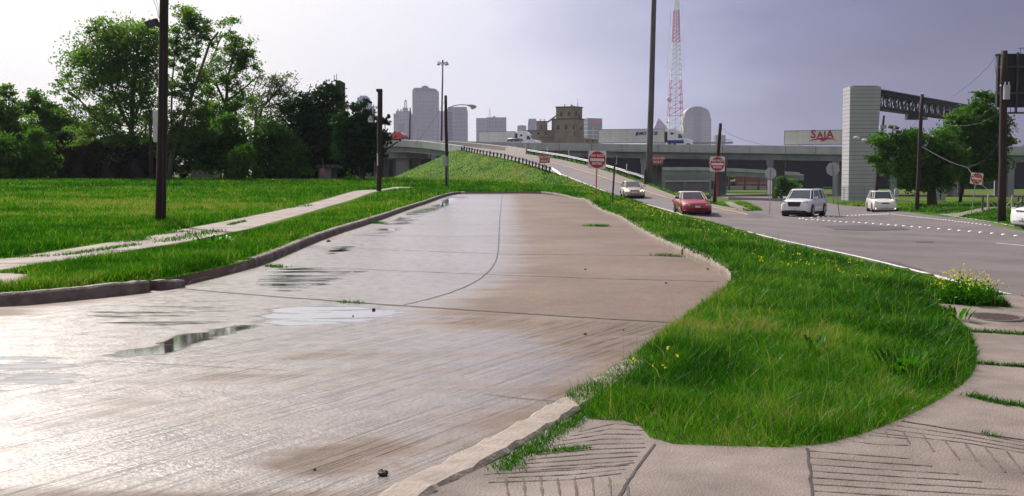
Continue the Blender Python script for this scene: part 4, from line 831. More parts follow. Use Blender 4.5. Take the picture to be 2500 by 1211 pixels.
for i in range(0, n+1): a = A+dx*i-o_; b2 = a+nn_*1.8; web.tube((a[0], a[1], ztp-.1), (b2[0], b2[1], ztp-.1), .07, n=4); web.tube((a[0], a[1], zb_), (b2[0], b2[1], zb_), .07, n=4)
mb.build('chord', 'truss', ts); web.build('web', 'truss', ts); mb = MB(); c_ = A+dx*11-o_; mb.box(c_[0]-1.6, c_[0]+1.6, c_[1]-.6, c_[1]+.6, zb_-1.0, zb_-.1); mb.build('equipment_box', 'truss', ts)
bb = thing('billboard', 'big dark billboard seen from behind at the right edge', 'billboard', (49, 95, -1.6)); o_ = (49., 95., -1.6)
a, b2 = P(2438, 131, 95), P(2560, 262, 95); mb = MB(); mb.box(a.x, a.x+14.6, 95, 95.35, b2.z, a.z); loc_mb(mb, o_).build('panel', mat('billboard_back', (.012, .010, .016), .8, .3, .5), bb)
mb = MB()
for i in range(11): x = a.x+.3+i*1.4; mb.box(x-.08, x+.08, 94.75, 94.99, b2.z-.5, a.z+.1)
mb.box(a.x, a.x+14.6, 94.6, 94.74, b2.z+1.2, b2.z+1.35); mb.box(a.x, a.x+14.6, 94.6, 94.74, b2.z+3.6, b2.z+3.75); loc_mb(mb, o_).build('frame', 'darksteel', bb)
mb = MB(); mb.box(a.x+.4, a.x+14.6, 93.6, 94.7, b2.z-.62, b2.z-.5); 
for i in range(8): x = a.x+.6+i*1.9; mb.tube((x, 93.6, b2.z-.5), (x, 93.6, b2.z+.3), .03, n=4)
mb.tube((a.x+2, 95, a.z), (a.x+2, 95, a.z+.5), .03, n=4); mb.tube((a.x+3.5, 95, a.z), (a.x+3.5, 95, a.z+.5), .03, n=4); mb.tube((a.x+1.8, 95, a.z+.5), (a.x+14, 95, a.z+.5), .03, n=4); loc_mb(mb, o_).build('catwalk', 'darksteel', bb)
mb = MB(); mb.tube((a.x+7.3, 95.9, -2), (a.x+7.3, 95.9, a.z-.5), .5, n=12); loc_mb(mb, o_).build('column', 'darksteel', bb)
# ------------------------------------------------------------------ cars
def paint(name, c, metal=.15): return mat(name, c, .28, .03, 1.5, metal=metal, coat=.6)
M['champagne'] = paint('champagne_paint', (.50, .43, .34)); M['redpaint'] = paint('dark_red_paint', (.36, .015, .03)); M['whitepaint'] = paint('white_car_paint', (.72, .72, .74), 0)
M['creampaint'] = paint('cream_pearl_paint', (.62, .58, .48), 0); M['creampaint'] = paint('cream_pearl_paint', (.72, .70, .63), 0); M['softtop'] = mat('cream_soft_top', (.55, .47, .36), .8, .06, 8); M['brightred'] = paint('bright_red_paint', (.5, .03, .03)); M['silverpaint'] = paint('silver_paint', (.45, .46, .48))
def car(name, label, pos, rz, c, L=4.5, W=1.78, Hh=1.43, hood=.92, nose=.68, belt=.95, ws=1.35, rf=2.15, rr_=3.35, rb_=4.1, tail=1.0, wr=.32, wb=(.85, 3.55), suv=False, roofm=None, group=None, lights='lampoff', grille='oval', rails=False, cladding=None, fog=False, cat='car'):
    t = thing(name, label, cat, pos, rz, group); h = W/2; y0 = -L/2; roofm = roofm or c
    def ring(y, zb, zt, w, cr=.03):
        s = [(w*.90, zb), (w, zb+.12), (w*1.005, zb+(zt-zb)*.55), (w*.975, zt-.10), (w*.90, zt-.015), (w*.5, zt+cr), (0, zt+cr*1.3)]
        return [(x, y, z) for x, z in s]+[(-x, y, z) for x, z in s[-2::-1]]
    st = [(0, .30, nose-.16, .74), (.04, .24, nose-.06, .86), (.16, .20, nose, .93), (.38, .19, nose+.05, .98), (.9, .19, nose+(hood-nose)*.62, 1.0), (ws, .19, hood, 1.0), (ws+.5, .19, belt, 1.0), (rb_-.3, .19, belt+.02, 1.0), (rb_, .20, tail, .99), (L-.12, .24, tail-.03, .93), (L, .36, tail-.14, .84)]
    mb = MB(); mb.loft([ring(y0+y, zb, zt, w*h) for y, zb, zt, w in st]); mb.build('body', c, t, smooth=True)
    # greenhouse
    wb_, wt_ = h*.93, h*.76; zb, zt = belt-.04, Hh-.06
    def rect(ya, yb, w, z): return [(-w, ya+.12, z), (-w*.82, ya, z), (w*.82, ya, z), (w, ya+.12, z), (w, yb-.10, z), (w*.8, yb, z), (-w*.8, yb, z), (-w, yb-.10, z)]
    B = rect(y0+ws, y0+rb_, wb_, zb); Tp = rect(y0+rf, y0+rr_, wt_, zt)
    mb = MB(); mb.loft([B, Tp]); mb.build('windows', 'glass', t)
    mb = MB(); Rt = rect(y0+rf+.06, y0+rr_-.05, wt_*.96, Hh-.015); Rt2 = rect(y0+rf+.35, y0+rr_-.3, wt_*.7, Hh); mb.loft([rect(y0+rf-.03, y0+rr_+.04, wt_+.015, zt-.03), rect(y0+rf-.02, y0+rr_+.03, wt_+.01, zt+.01), Rt, Rt2]); mb.build('roof', roofm, t, smooth=True)
    mb = MB()
    for i, r in ((1, .024), (2, .024), (0, .026), (3, .026), (4, .05), (7, .05), (5, .05), (6, .05)): mb.tube(B[i], Tp[i], r, r*.8, 6)
    for s in (-1, 1):
        ym = (rf+rr_)/2-.05; mb.tube((s*wb_, y0+ym+.05, zb), (s*wt_*1.01, y0+ym, zt), .035, n=6)
        if suv: mb.tube((s*wb_, y0+rr_-.35, zb), (s*wt_*1.01, y0+rr_-.45, zt), .04, n=6)
    mb.box(-wb_*.95, wb_*.95, y0+ws+.14, y0+rb_-.1, zb-.03, zb+.008); mb.build('pillars', roofm, t)
    if cladding:
        mb = MB(); mb.loft([ring(y0+y, zb-.01, min(zt, .42), w*h+.012, 0) for y, zb, zt, w in st]); mb.build('cladding', cladding, t)
    for yy_, nm in ((wb[0], 'f'), (wb[1], 'r')):
        for s in (-1, 1):
            a = MB(); a.tube((s*(h-.30), y0+yy_, wr+.02), (s*(h+.012), y0+yy_, wr+.02), wr*1.14, n=22); a.build('wheel_arch', 'blackplastic', t)
            wmb = MB(); wmb.loft([[(s*x, y0+yy_+r*math.cos(k*math.pi/11), wr+r*math.sin(k*math.pi/11)) for k in range(22)] for x, r in ((h-.2, wr*.9), (h-.19, wr), (h+.005, wr), (h+.025, wr*.92), (h+.02, wr*.68))]); wo = wmb.build('wheel', 'tyre', t)
            rm = MB(); rm.tube((s*(h+.0), y0+yy_, wr), (s*(h+.022), y0+yy_, wr), wr*.66, n=20)
            rm.build('rim', 'blackplastic', wo)
            sp_ = MB(); 
            for k in range(5):
                an = k*2*math.pi/5+.3; sp_.tube((s*(h+.03), y0+yy_, wr), (s*(h+.03), y0+yy_+math.cos(an)*wr*.62, wr+math.sin(an)*wr*.62), wr*.12, wr*.16, 5)
            sp_.build('spokes', 'rim', wo)
    fy = y0
    for s in (-1, 1):
        mb = MB(); hx = h*.70; zl = nose-.075
        if suv: mb.loft([[(s*(hx+dx), fy+.02+abs(dx-.0)*.22+dy+ (.05 if dx > 0 else 0), zl+dz) for dx, dz in ((-.15, -.06), (.17, -.10), (.19, .09), (.10, .13), (-.15, .06))] for dy in (-.02, .12)])
        else: mb.loft([[(s*(hx+dx), fy+.03+max(0, dx)*.4+dy, zl+dz) for dx, dz in ((-.16, -.05), (.16, -.06), (.20, .05), (.05, .07), (-.16, .03))] for dy in (-.03, .14)])
        mb.build('headlight', lights, t)
        mb = MB(); mb.loft([[(s*(h+.0+dx), y0+ws+.28+dy, belt+.05+dz) for dy, dz in ((-.05, -.06), (.06, -.06), (.06, .07), (-.05, .07))] for dx in (-.04, .19)]); mb.build('mirror', c if not roofm == 'softtop' else 'blackplastic', t)
        if fog: mb = MB(); mb.ball((s*h*.78, fy+.05, .36), .07, .05, .06, 8, 5); mb.build('fog_lamp', 'lampon', t)
    g = MB()
    if grille == 'oval': g.prism([(x*h*.34, nose-.12+z*.055) for x, z in [(math.cos(a*math.pi/8), math.sin(a*math.pi/8)) for a in range(16)]], 'y', fy-.02, fy+.1)
    elif grille == 'big': g.prism([(-.46*h, nose-.02), (.46*h, nose-.02), (.38*h, nose-.30), (-.38*h, nose-.30)], 'y', fy-.02, fy+.1)
    else: g.prism([(-.40*h, nose-.05), (.40*h, nose-.05), (.34*h, nose-.11), (-.34*h, nose-.11)], 'y', fy-.015, fy+.1)
    go = g.build('grille', 'blackplastic', t)
    mb = MB(); 
    if grille == 'big': mb.prism([(-.5*h, nose-.0), (.5*h, nose-.0), (.5*h, nose-.02), (-.5*h, nose-.02)], 'y', fy-.035, fy-.021)
    else: mb.box(-.36*h, .36*h, fy-.03, fy-.021, nose-.095, nose-.08)
    mb.build('grille_bar', 'chrome', go)
    mb = MB(); mb.bbox(-.62*h, .62*h, fy+.0, fy+.12, .30, .40, .01); mb.build('air_intake', 'blackplastic', t)
    mb = MB(); mb.box(-.16, .16, fy-.045, fy-.03, .42, .54); mb.build('licence_plate', 'plate', t)
    mb = MB(); mb.box(-h*.8, h*.8, fy+.2, fy+.9, .12, .2); mb.box(-h*.9, h*.9, fy+.9, -fy-.5, .14, .2); mb.build('underbody', 'blackplastic', t)
    if rails:
        for s in (-1, 1): mb = MB(); mb.path([(s*wt_*.93, y0+rf+.15, Hh-.03), (s*wt_*.93, y0+rf+.3, Hh+.04), (s*wt_*.93, y0+rr_-.3, Hh+.04), (s*wt_*.93, y0+rr_-.1, Hh-.03)], .02, 5); mb.build('roof_rail', 'chrome', t)
    for s in (-1, 1): mb = MB(); mb.box(s*h*.8-.14, s*h*.8+.14, -fy-.06, -fy+.01, tail-.3, tail-.12); mb.build('tail_light', 'signred', t)
    mb = MB(); mb.tube((-.05, y0+ws+.05, belt+.02), (-.62*h, y0+ws+.12, belt+.05), .012, n=4); mb.tube((.1, y0+ws+.05, belt+.02), (.7*h, y0+ws+.12, belt+.05), .012, n=4); mb.build('wipers', 'blackplastic', t)
    return t
def gat(px, Y, dz=0): p = g2(px, Y); p.z += dz; return tuple(p)
sed = car('sedan', 'champagne sedan with lit headlights driving down the ramp', gat(1543, 89), R(-1), 'champagne', L=4.5, W=1.75, hood=.90, nose=.70, ws=.95, rf=2.05, rr_=3.25, rb_=4.25, tail=.98, lights='lampon', grille='slim')
car('convertible', 'dark red convertible with a cream soft top at the foot of the ramp', gat(1688, 64), R(-1), 'redpaint', L=4.8, W=1.80, Hh=1.36, hood=.88, nose=.66, belt=.92, ws=1.55, rf=2.35, rr_=3.3, rb_=3.95, tail=.92, roofm='softtop', lights='lampoff', grille='oval')
suv = car('suv', 'white boxy SUV with black grille turning at the intersection', gat(1963, 66), R(-31), 'whitepaint', L=4.7, W=1.85, Hh=1.72, hood=1.10, nose=.96, belt=1.14, ws=1.15, rf=1.75, rr_=4.15, rb_=4.55, tail=1.12, wr=.37, wb=(.92, 3.78), suv=True, grille='big', lights='lampoff', rails=True, cladding='blackplastic')
car('suv', 'cream rounded SUV with lit fog lamps beside the pale pylon', gat(2151, 89), R(-12), 'creampaint', L=5.1, W=1.98, Hh=1.80, hood=1.12, nose=.92, belt=1.15, ws=1.25, rf=2.1, rr_=4.3, rb_=4.95, tail=1.15, wr=.39, wb=(.98, 4.0), suv=True, grille='oval', lights='lampoff', rails=True, fog=True)
car('suv', 'white SUV cut off by the right edge of the photo', (gat(2493, 43.5)[0]+2.12, 43.5, Hs(24, 43.5)), R(-84), 'whitepaint', L=4.6, W=1.82, Hh=1.68, hood=1.05, nose=.88, belt=1.08, ws=1.15, rf=1.9, rr_=3.9, rb_=4.45, tail=1.1, wr=.36, wb=(.85, 3.6), suv=True, grille='slim')
def deck_pt(px, off):
    best = None
    for i in range(len(fw)-1):
        d = fw[i+1][:2]-fw[i][:2]; d = d/np.linalg.norm(d); n = np.array([-d[1], d[0]])
        for f in np.linspace(0, 1, 9):
            p = fw[i]*(1-f)+fw[i+1]*f; q = p[:2]+n*off; u = CXP+FPX*q[0]/(q[1]*CP)
            if best is None or abs(u-px) < best[0]: best = (abs(u-px), q, d, p[2])
    _, q, d, z = best; return np.array([q[0], q[1], z-.93]), math.atan2(d[1], d[0])
q, a = deck_pt(1263, 2.6); car('suv', 'dark-windowed silver SUV on the overpass in front of the white truck cab', tuple(q), a+math.pi/2, 'silverpaint', L=4.9, W=1.9, Hh=1.85, hood=1.1, nose=.95, belt=1.15, ws=1.2, rf=1.9, rr_=4.4, rb_=4.75, suv=True, grille='big')
q, a = deck_pt(2499, 4); car('car', 'small bright red car roof peeking over the overpass barrier at far right', tuple(q), a-math.pi/2, 'brightred', L=4.4, W=1.8, Hh=1.5)
# ------------------------------------------------------------------ trucks
def truck(label, q, a, tl=13.8, th=4.0, cabm='whitepaint', trim=None, sc=1.0, cab=True, letter=None):
    t = thing('semi_truck', label, 'truck', tuple(q), a); 
    mb = MB(); mb.box(0, tl, -1.28, 1.28, 1.12, th); mb.build('trailer', 'white_dirty', t)
    mb = MB(); mb.box(-.03, tl+.03, -1.31, -1.285, th-.10, th+.01); mb.box(-.02, tl+.02, -1.31, -1.285, 1.08, 1.22); mb.box(-.03, .08, -1.31, -1.285, 1.22, th-.1); mb.box(tl-.08, tl+.03, -1.31, -1.285, 1.22, th-.1); mb.build('trim_rail', 'steel', t)
    mb = MB()
    for i in range(1, int(tl/1.2)): mb.box(i*1.2-.012, i*1.2+.012, -1.296, -1.281, 1.24, th-.12)
    mb.build('panel_seams', 'signback', t)
    mb = MB()
    for i in range(12): mb.box(.4+i*tl/12, .7+i*tl/12, -1.318, -1.311, 1.12, 1.18)
    mb.build('reflector_tape', 'signred2', t)
    def wheels(xs):
        for x in xs:
            for s in (-1, 1): mb = MB(); mb.tube((x, s*.75, .5), (x, s*1.22, .5), .5, n=16); w_ = mb.build('wheel', 'tyre', t); mb = MB(); mb.tube((x, s*1.1, .5), (x, s*1.235, .5), .27, n=12); mb.build('rim', 'rim', w_)
    wheels((1.6, 2.9)); 
    if cab:
        x0 = tl+.55; L = 6.4; kids0 = set(t.children)
        prof = [(0, .75), (0, 3.75), (.5, 3.98), (1.6, 3.98), (2.5, 3.78), (3.35, 3.3), (3.65, 2.95), (4.35, 2.05), (5.9, 1.72), (6.35, 1.45), (6.5, .75)]
        mb = MB(); rings = []
        for yy_, ins in ((-1.20, .16), (-1.1, 0), (1.1, 0), (1.20, .16)): rings.append([(x0+x-(ins if x > 2 else 0), yy_, z-(ins if z > 1 else 0)) for x, z in prof])
        mb.loft(rings); mb.build('cab', cabm, t, smooth=False)
        mb = MB(); mb.loft([[(x0+3.45, yy_, 2.92), (x0+3.68, yy_, 2.96), (x0+4.42, yy_, 2.12), (x0+4.2, yy_, 2.06)] for yy_ in (-1.11, 1.11)]); mb.build('windshield', 'glass', t)
        mb = MB(); mb.prism([(x0+2.75, 2.05), (x0+2.75, 2.85), (x0+3.4, 2.85), (x0+3.95, 2.10)], 'y', -1.215, -1.20); mb.build('side_window', 'glass', t)
        mb = MB(); mb.prism([(x0+.75, 2.75), (x0+.75, 3.2), (x0+1.35, 3.2), (x0+1.5, 2.95), (x0+1.35, 2.75)], 'y', -1.215, -1.20); mb.build('sleeper_window', 'glass', t)
        mb = MB(); mb.box(x0-.55, x0-.02, -1.1, 1.1, 1.2, 3.4); mb.build('gap_fairing', 'blackplastic', t)
        mb = MB(); mb.box(x0+3.5, x0+3.62, -1.42, -1.25, 1.95, 2.55); mb.build('mirror', 'blackplastic', t)
        if trim: mb = MB(); mb.box(x0+.02, x0+4.2, -1.225, -1.205, .95, 1.62); mb.build('side_stripe', trim, t)
        mb = MB(); mb.box(x0+.9, x0+2.1, -.6, .6, 3.985, 4.01); mb.build('roof_deflector_vent', 'steel', t)
        wheels((x0+.6, x0+1.9, x0+5.3))
        for ch in set(t.children)-kids0: ch.scale = (.80, 1, 1); ch.location = (x0*.20, 0, 0)
    return t
q, a = deck_pt(1465, 4.6); t = truck('long white box trailer with navy lettering pulled by a white and navy cab', q, a, trim='navy')
text_obj('lettering', 'MO', .85, 'navy', t, (9.15, -1.315, 3.02), font_shear=.35, bold=.035, sx=1.15); text_obj('lettering', 'ICE', .85, 'navy', t, (11.5, -1.315, 3.02), font_shear=.35, bold=.035, sx=1.15)
mb = MB(); mb.prism([(7.75, 2.6), (8.2, 2.6), (8.4, 3.35), (7.95, 3.35)], 'y', -1.316, -1.298); mb.build('emblem', 'navy', t); text_obj('lettering', 'MO', .4, 'navy', t, (14.9+.55, -1.225, 3.0), font_shear=.3, bold=.02)
mb = MB(); mb.prism([(6.0, 1.85), (6.15, 2.05), (6.3, 1.85), (6.15, 1.65)], 'y', -1.31, -1.298); mb.build('placard', 'signback', t)
q, a = deck_pt(1172, 13.5); q[2] -= .45; truck('plain white trailer with a white aerodynamic cab left of the grain elevator', q, a, tl=8.6, th=3.9)
q, a = deck_pt(890, 12.); q[2] -= .8; truck('white trailer with a bright red cab on the left of the overpass', q, a, tl=6.6, th=3.9, cabm='brightred')
q, a = deck_pt(1915, 4.2); t = truck('white trailer with large crimson serif lettering left of the pale pylon', q, a, tl=14.6, th=3.92)
x_ = 5.5
for ch, sz, dx, dz in (('S', 2.2, 0, .15), ('A', 1.75, 1.25, 0), ('I', 1.75, 2.15, .05), ('A', 2.1, 3.1, .1)): text_obj('lettering', ch, sz, 'crimson', t, (x_+dx, -1.315, 2.95+dz), bold=.06, sx=.95)
mb = MB(); mb.prism([(x_-.9, 1.75), (x_-.2, 2.15), (x_+1.2, 2.38), (x_+2.4, 2.38), (x_+3.8, 2.2), (x_+4.6, 1.75), (x_+3.7, 2.05), (x_+2.6, 2.12), (x_+1.8, 1.72), (x_+1.1, 2.12), (x_+.1, 2.0)], 'y', -1.316, -1.298); mb.build('emblem', 'crimson', t)
for dx, s in ((1.25, .6), (2.15, .5), (3.1, .7)): mb = MB(); mb.box(x_+dx-s*.8, x_+dx+s*.8, -1.315, -1.299, 2.32, 2.42); mb.build('lettering_serif', 'crimson', t)
q, a = deck_pt(1692, 7); t = thing('flatbed_trailer', 'low flatbed trailer with a stake headboard on the overpass', 'trailer', tuple(q), a)
mb = MB(); mb.box(0, 7.8, -1.2, 1.2, 1.25, 1.62); mb.build('bed', 'conc', t)
mb = MB()
for x in (6.5, 7.1, 7.7): mb.box(x-.04, x+.04, -1.2, -1.1, 1.62, 2.0)
mb.box(6.4, 7.8, -1.2, -1.1, 1.95, 2.03); mb.build('headboard', 'darksteel', t)
mb = MB()
for x in (1, 2.3, 7): mb.tube((x, -1.2, .5), (x, 1.2, .5), .5, n=14)
mb.build('wheels', 'tyre', t)

# ------------------------------------------------------------------ signs
def post_thing(name, label, cat, base, group=None): return thing(name, label, cat, tuple(base), 0, group)
def dne(label, base, top_c, size, postm, lean=True, yaw=0.0, red='signred', dim=False, group='do not enter signs'):
    b = Vector(base); c = Vector(top_c)-b; t = post_thing('road_sign', label, 'road sign', b, group)
    mb = MB(); mb.tube((0, .05, -.1), (c.x*(1+size*.3/c.z), .05, c.z+size*.35), .032, n=8); mb.build('post', postm, t)
    tilt = math.atan2(c.x, c.z); s = size/2; r = size*.47
    pn = bpy.data.objects
    def place(o): o.rotation_euler = (0, tilt, yaw); o.location = c
    mb = MB(); k = size*.06; mb.prism([(-s+k, -s), (s-k, -s), (s, -s+k), (s, s-k), (s-k, s), (-s+k, s), (-s, s-k), (-s, -s+k)], 'y', 0, .008); p = mb.build('panel', 'signwhite', t); place(p)
    mb = MB(); mb.prism([(r*math.cos(a*math.pi/24), r*math.sin(a*math.pi/24)) for a in range(48)], 'y', -.006, -.001); mb.build('disc', red, p)
    mb = MB(); mb.box(-r*.84, r*.84, -.010, -.007, -r*.17, r*.15); mb.build('bar', 'signwhite', p)
    m_ = 'signwhite' if not dim else 'signred2f'
    text_obj('lettering', 'DO NOT', size*.175, m_, p, (0, -.012, r*.48), bold=size*.008, depth=.002, space=1.1); text_obj('lettering', 'ENTER', size*.175, m_, p, (0, -.012, -r*.47), bold=size*.008, depth=.002, space=1.1)
    return t
M['signred2f'] = mat('faded_lettering', (.6, .2, .15), .6, .1)
dne('large do not enter sign on a red post in the middle of the verge', g2(1454, 53, .03), P(1458, 390, 53), .92, 'redpost')
dne('do not enter sign on a red post between leaning pole and underpass', g2(1749, 84, .03), P(1751.5, 400.5, 84), 1.22, 'redpost')
dne('faded tilted do not enter sign near the right utility poles', g2(2371, 68, .0), P(2384.5, 436, 68), .76, 'steel', yaw=R(-14), red='signred2', dim=True)
def ww(label, base, c_, w_, h_):
    b = Vector(base); c = Vector(c_)-b; t = post_thing('road_sign', label, 'road sign', b, 'wrong way signs')
    mb = MB(); mb.tube((0, .04, -.1), (c.x, .04, c.z+h_*.3), .03, n=6); mb.build('post', 'darksteel', t)
    mb = MB(); mb.bbox(-w_/2, w_/2, 0, .008, -h_/2, h_/2, .002); p = mb.build('panel', 'signwhite', t); p.location = c
    mb = MB(); e = w_*.02; mb.box(-w_/2+e, w_/2-e, -.006, -.001, -h_/2+e, h_/2-e); mb.build('red_face', 'signred', p)
    text_obj('lettering', 'WRONG', h_*.42, 'signwhite', p, (0, -.012, h_*.2), bold=h_*.012, depth=.002, space=1.1); text_obj('lettering', 'WAY', h_*.42, 'signwhite', p, (0, -.012, -h_*.24), bold=h_*.012, depth=.002, space=1.1)
ww('wrong way sign left of the ramp below the dark-posted guardrail', g2(1328, 91, .03), P(1329.5, 388, 91), .93, .72)
ww('wrong way sign right beside the thick rusty mast', g2(1603, 110, .03), P(1605, 390.5, 110), 1.14, .92)
def octo(label, base, c_, r, extra=None):
    b = Vector(base); c = Vector(c_)-b; t = post_thing('stop_sign', label, 'road sign', b, 'stop signs seen from behind'); tilt = math.atan2(c.x, c.z)
    mb = MB(); mb.tube((0, -.03, -.1), (c.x*(1+r*.6/c.z), -.03, c.z+r*.6), .028, n=6); mb.build('post', 'steel', t)
    mb = MB(); mb.prism([(r*math.cos((a+.5)*math.pi/4), r*math.sin((a+.5)*math.pi/4)) for a in range(8)], 'y', 0, .01); p = mb.build('panel', 'signback', t); p.location = c; p.rotation_euler = (0, tilt, 0)
    if extra: mb = MB(); mb.box(-extra[0]/2, extra[0]/2, .03, .04, extra[1], extra[2]); mb.build('lower_panel', 'signwhite', t)
octo('upright octagonal sign back on a thin post left of the white boxy SUV', g2(1878.5, 68), P(1881.5, 423, 68), .40, (.28, 1.35, 2.25))
octo('leaning octagonal sign back on a tilted post right of the white boxy SUV', g2(2050, 64), P(2033.5, 413, 64), .44)
t = post_thing('sign_post', 'steel channel post with a sign plate turned edge-on beside the do not enter sign', 'sign post', g2(1494, 51, .03)); c = P(1502, 382, 51)-Vector(t.location)
mb = MB(); mb.tube((0, 0, -.1), (c.x, 0, c.z), .045, n=4); mb.build('post', 'darksteel', t); mb = MB(); mb.box(-.02, .02, -.02, .30, -.42, 0); p = mb.build('plate', 'signback', t); p.location = c+Vector((.07, 0, .03)); mb = MB(); mb.box(-.05, -.021, 0, .28, -.35, -.05); mb.build('bracket', 'darksteel', p)

# ------------------------------------------------------------------ poles
def pole(name, label, pxb, Y, top, r0, r1, m, cat='utility pole', group=None, n=10, mid=None, base=None):
    b = base or g2(pxb, Y); t = thing(name, label, cat, tuple(b), 0, group); c = Vector(top)-b; pts = [(0, 0, -.2)]; rs = [r0]
    for i in range(1, 7):
        f = i/6; pts.append((c.x*f+(rng.uniform(-.02, .02) if 0 < i < 6 else 0), c.y*f, c.z*f)); rs.append(r0+(r1-r0)*f)
    mb = MB(); mb.path(pts, rs, n); mb.build('pole', m, t, smooth=True); return t, c
t, c = pole('utility_pole', 'thick dark wooden utility pole standing nearest at left', 391, 29.6, P(407, -260, 29.6), .148, .11, 'polewood')
o_ = Vector(t.location)
mb = MB(); p = P(387, 62, 29.4)-o_; mb.tube(P(396, 60, 29.5)-o_, P(385, 55, 29.4)-o_, .025, n=6); mb.ball(tuple(P(387, 62, 29.4)-o_), .06, n=8, m=5); mb.build('lamp_bracket', 'darksteel', t)
mb = MB(); a = P(350, 45, 29.2)-o_; b_ = P(381, 63, 29.2)-o_; pts = [P(351, 53, 29.2)-o_, P(362, 69, 29.2)-o_, P(384, 61, 29.3)-o_, P(378, 45, 29.3)-o_]
mb.add([tuple(x) for x in pts]+[tuple(x+Vector((.02, .16, .03))) for x in pts], [(0, 1, 2, 3), (7, 6, 5, 4), (0, 4, 5, 1), (1, 5, 6, 2), (2, 6, 7, 3), (3, 7, 4, 0)]); fl = mb.build('floodlight', 'blackplastic', t)
mb = MB(); k = [pts[0]*.8+pts[2]*.2, pts[1]*.8+pts[3]*.2, pts[2]*.8+pts[0]*.2, pts[3]*.8+pts[1]*.2]; mb.add([tuple(x+Vector((0, -.008, 0))) for x in k], [(0, 1, 2, 3)]); mb.build('lens', 'darkpane', fl, fix=False)
mb = MB()
for px0, py0, px1, py1 in ((371, -10, 386, 42), (379, -10, 388, 45), (388, -20, 389, 45), (395, -20, 390, 40)): A_ = P(px0, py0, 29.3)-o_; B_ = P(px1, py1, 29.4)-o_; mb.path([A_, (A_+B_)/2+Vector((.04, 0, -.03)), B_], .007, 4)
mb.build('loose_wires', 'wire', t); mb = MB(); mb.tube(P(396, 540, 29.43)-o_, P(399, 120, 29.4)-o_, .02, n=5); mb.build('ground_wire', 'wire', t)
a = P(373, 271, 29.9); b_ = P(385, 347, 29.9); t = thing('sign_board', 'narrow white board fixed edge-on to the nearest wooden pole', 'sign board', tuple(b_)); mb = MB(); mb.box(a.x-b_.x, .02, -.02, .0, 0, a.z-b_.z); mb.build('board', 'signwhite', t)
pole('utility_pole', 'dark pole standing in front of the left trees behind the nearest pole', 370, 96, P(366, 268, 96), .17, .14, 'polewood')
pole('utility_pole', 'thin weathered grey pole before the dark bushes at left', 617, 104, P(626, 262, 104), .17, .12, 'polegrey')
t, c = pole('utility_pole', 'short dark wooden pole with a bracket arm and hanging lamp', 925, 62, P(928, 219, 62), .155, .15, 'polewood', n=8); o_ = Vector(t.location)
mb = MB(); a = P(919, 219, 62)-o_; b_ = P(933, 224, 62)-o_; mb.box(a.x, b_.x, -.14, .14, b_.z, a.z+.04); mb.build('pole_cap', 'polewood', t)
mb = MB(); mb.tube(P(930, 341, 61.8)-o_, P(978, 341, 61.8)-o_, .035, n=6); mb.tube(P(935, 371, 61.8)-o_, P(971, 346, 61.8)-o_, .045, n=6); mb.tube(P(977, 338, 61.8)-o_, P(977, 345, 61.8)-o_, .06, n=6); mb.build('bracket_arm', 'polewood', t)
mb = MB(); mb.path([P(926, 300, 62)-o_, P(922, 286, 62)-o_, P(914, 283, 62)-o_, P(906, 284, 62)-o_], .02, 5); la = mb.build('lamp_arm', 'steel', t)
mb = MB(); c0 = P(905, 282, 62)-o_; mb.loft([[(c0.x+r*math.cos(k*math.pi/6), c0.y+r*math.sin(k*math.pi/6), c0.z-z) for k in range(12)] for z, r in ((0, .05), (.12, .08), (.13, .16), (.30, .17))]); mb.build('lamp_head', 'signback', la); mb = MB(); mb.loft([[(c0.x+r*math.cos(k*math.pi/6), c0.y+r*math.sin(k*math.pi/6), c0.z-z) for k in range(12)] for z, r in ((.305, .165), (.38, .16), (.41, .1))]); mb.build('lamp_glass', 'signwhite', la)
mb = MB(); a = P(920, 374, 61.8)-o_; mb.box(a.x, a.x+.06, -.2, -.17, a.z-.75, a.z); mb.build('tag_plate', 'signwhite', t)
# street light
t, c = pole('street_light', 'tall wooden street light pole with a curved arm at the foot of the hill', 1091.5, 78, P(1088, 233, 78), .135, .11, 'polewood', cat='street light'); o_ = Vector(t.location)
mb = MB(); mb.path([P(1090, 269, 78)-o_, P(1096, 263, 78)-o_, P(1108, 258, 78)-o_, P(1125, 255.5, 78)-o_, P(1142, 256.5, 78)-o_], .035, 6); ar = mb.build('arm', 'steel', t)
mb = MB(); mb.loft([[(P(px, 0, 78).x-o_.x, w_*math.cos(k*math.pi/5), P(px, py, 78).z-o_.z+h_*math.sin(k*math.pi/5)) for k in range(10)] for px, py, w_, h_ in ((1139, 256.5, .05, .05), (1145, 257.5, .12, .09), (1153, 259, .17, .13), (1160, 260.5, .15, .11), (1162.5, 261, .05, .05))]); mb.build('lamp_head', 'bridge_rail', ar, smooth=True)
mb = MB(); p = P(1154, 264.5, 78)-o_; mb.ball((p.x, 0, p.z+.04), .17, .12, .12, 10, 6); mb.build('lamp_glass', 'lampoff', ar)
mb = MB(); a = P(1082, 382, 77.8)-o_; b_ = P(1093, 405, 77.8)-o_; mb.box(a.x, b_.x, -.42, -.15, b_.z, a.z); mb.build('meter_box', 'signback', t); mb = MB(); mb.tube((.1, -.16, 0), P(1090.5, 405, 77.8)-o_+Vector((.02, 0, 0)), .03, n=6); mb.build('conduit', 'steel', t)
def wire(label, pts, r=.018, Yl=None, group='overhead wires'):
    p = [P(*q) for q in pts]; p = [Vector(x) for x in smooth([tuple(v) for v in p], 2)]; b = p[0]; mb = MB(); mb.path([x-b for x in p], r*.75, 4); tag(mb.build('overhead_wire', 'wire', loc=b), label, 'wire', group)
wire('guy wire slanting left from the street light pole', [(1088, 243, 78), (1070, 275, 78.5), (1045, 312, 79), (1013, 352, 80)], .017)
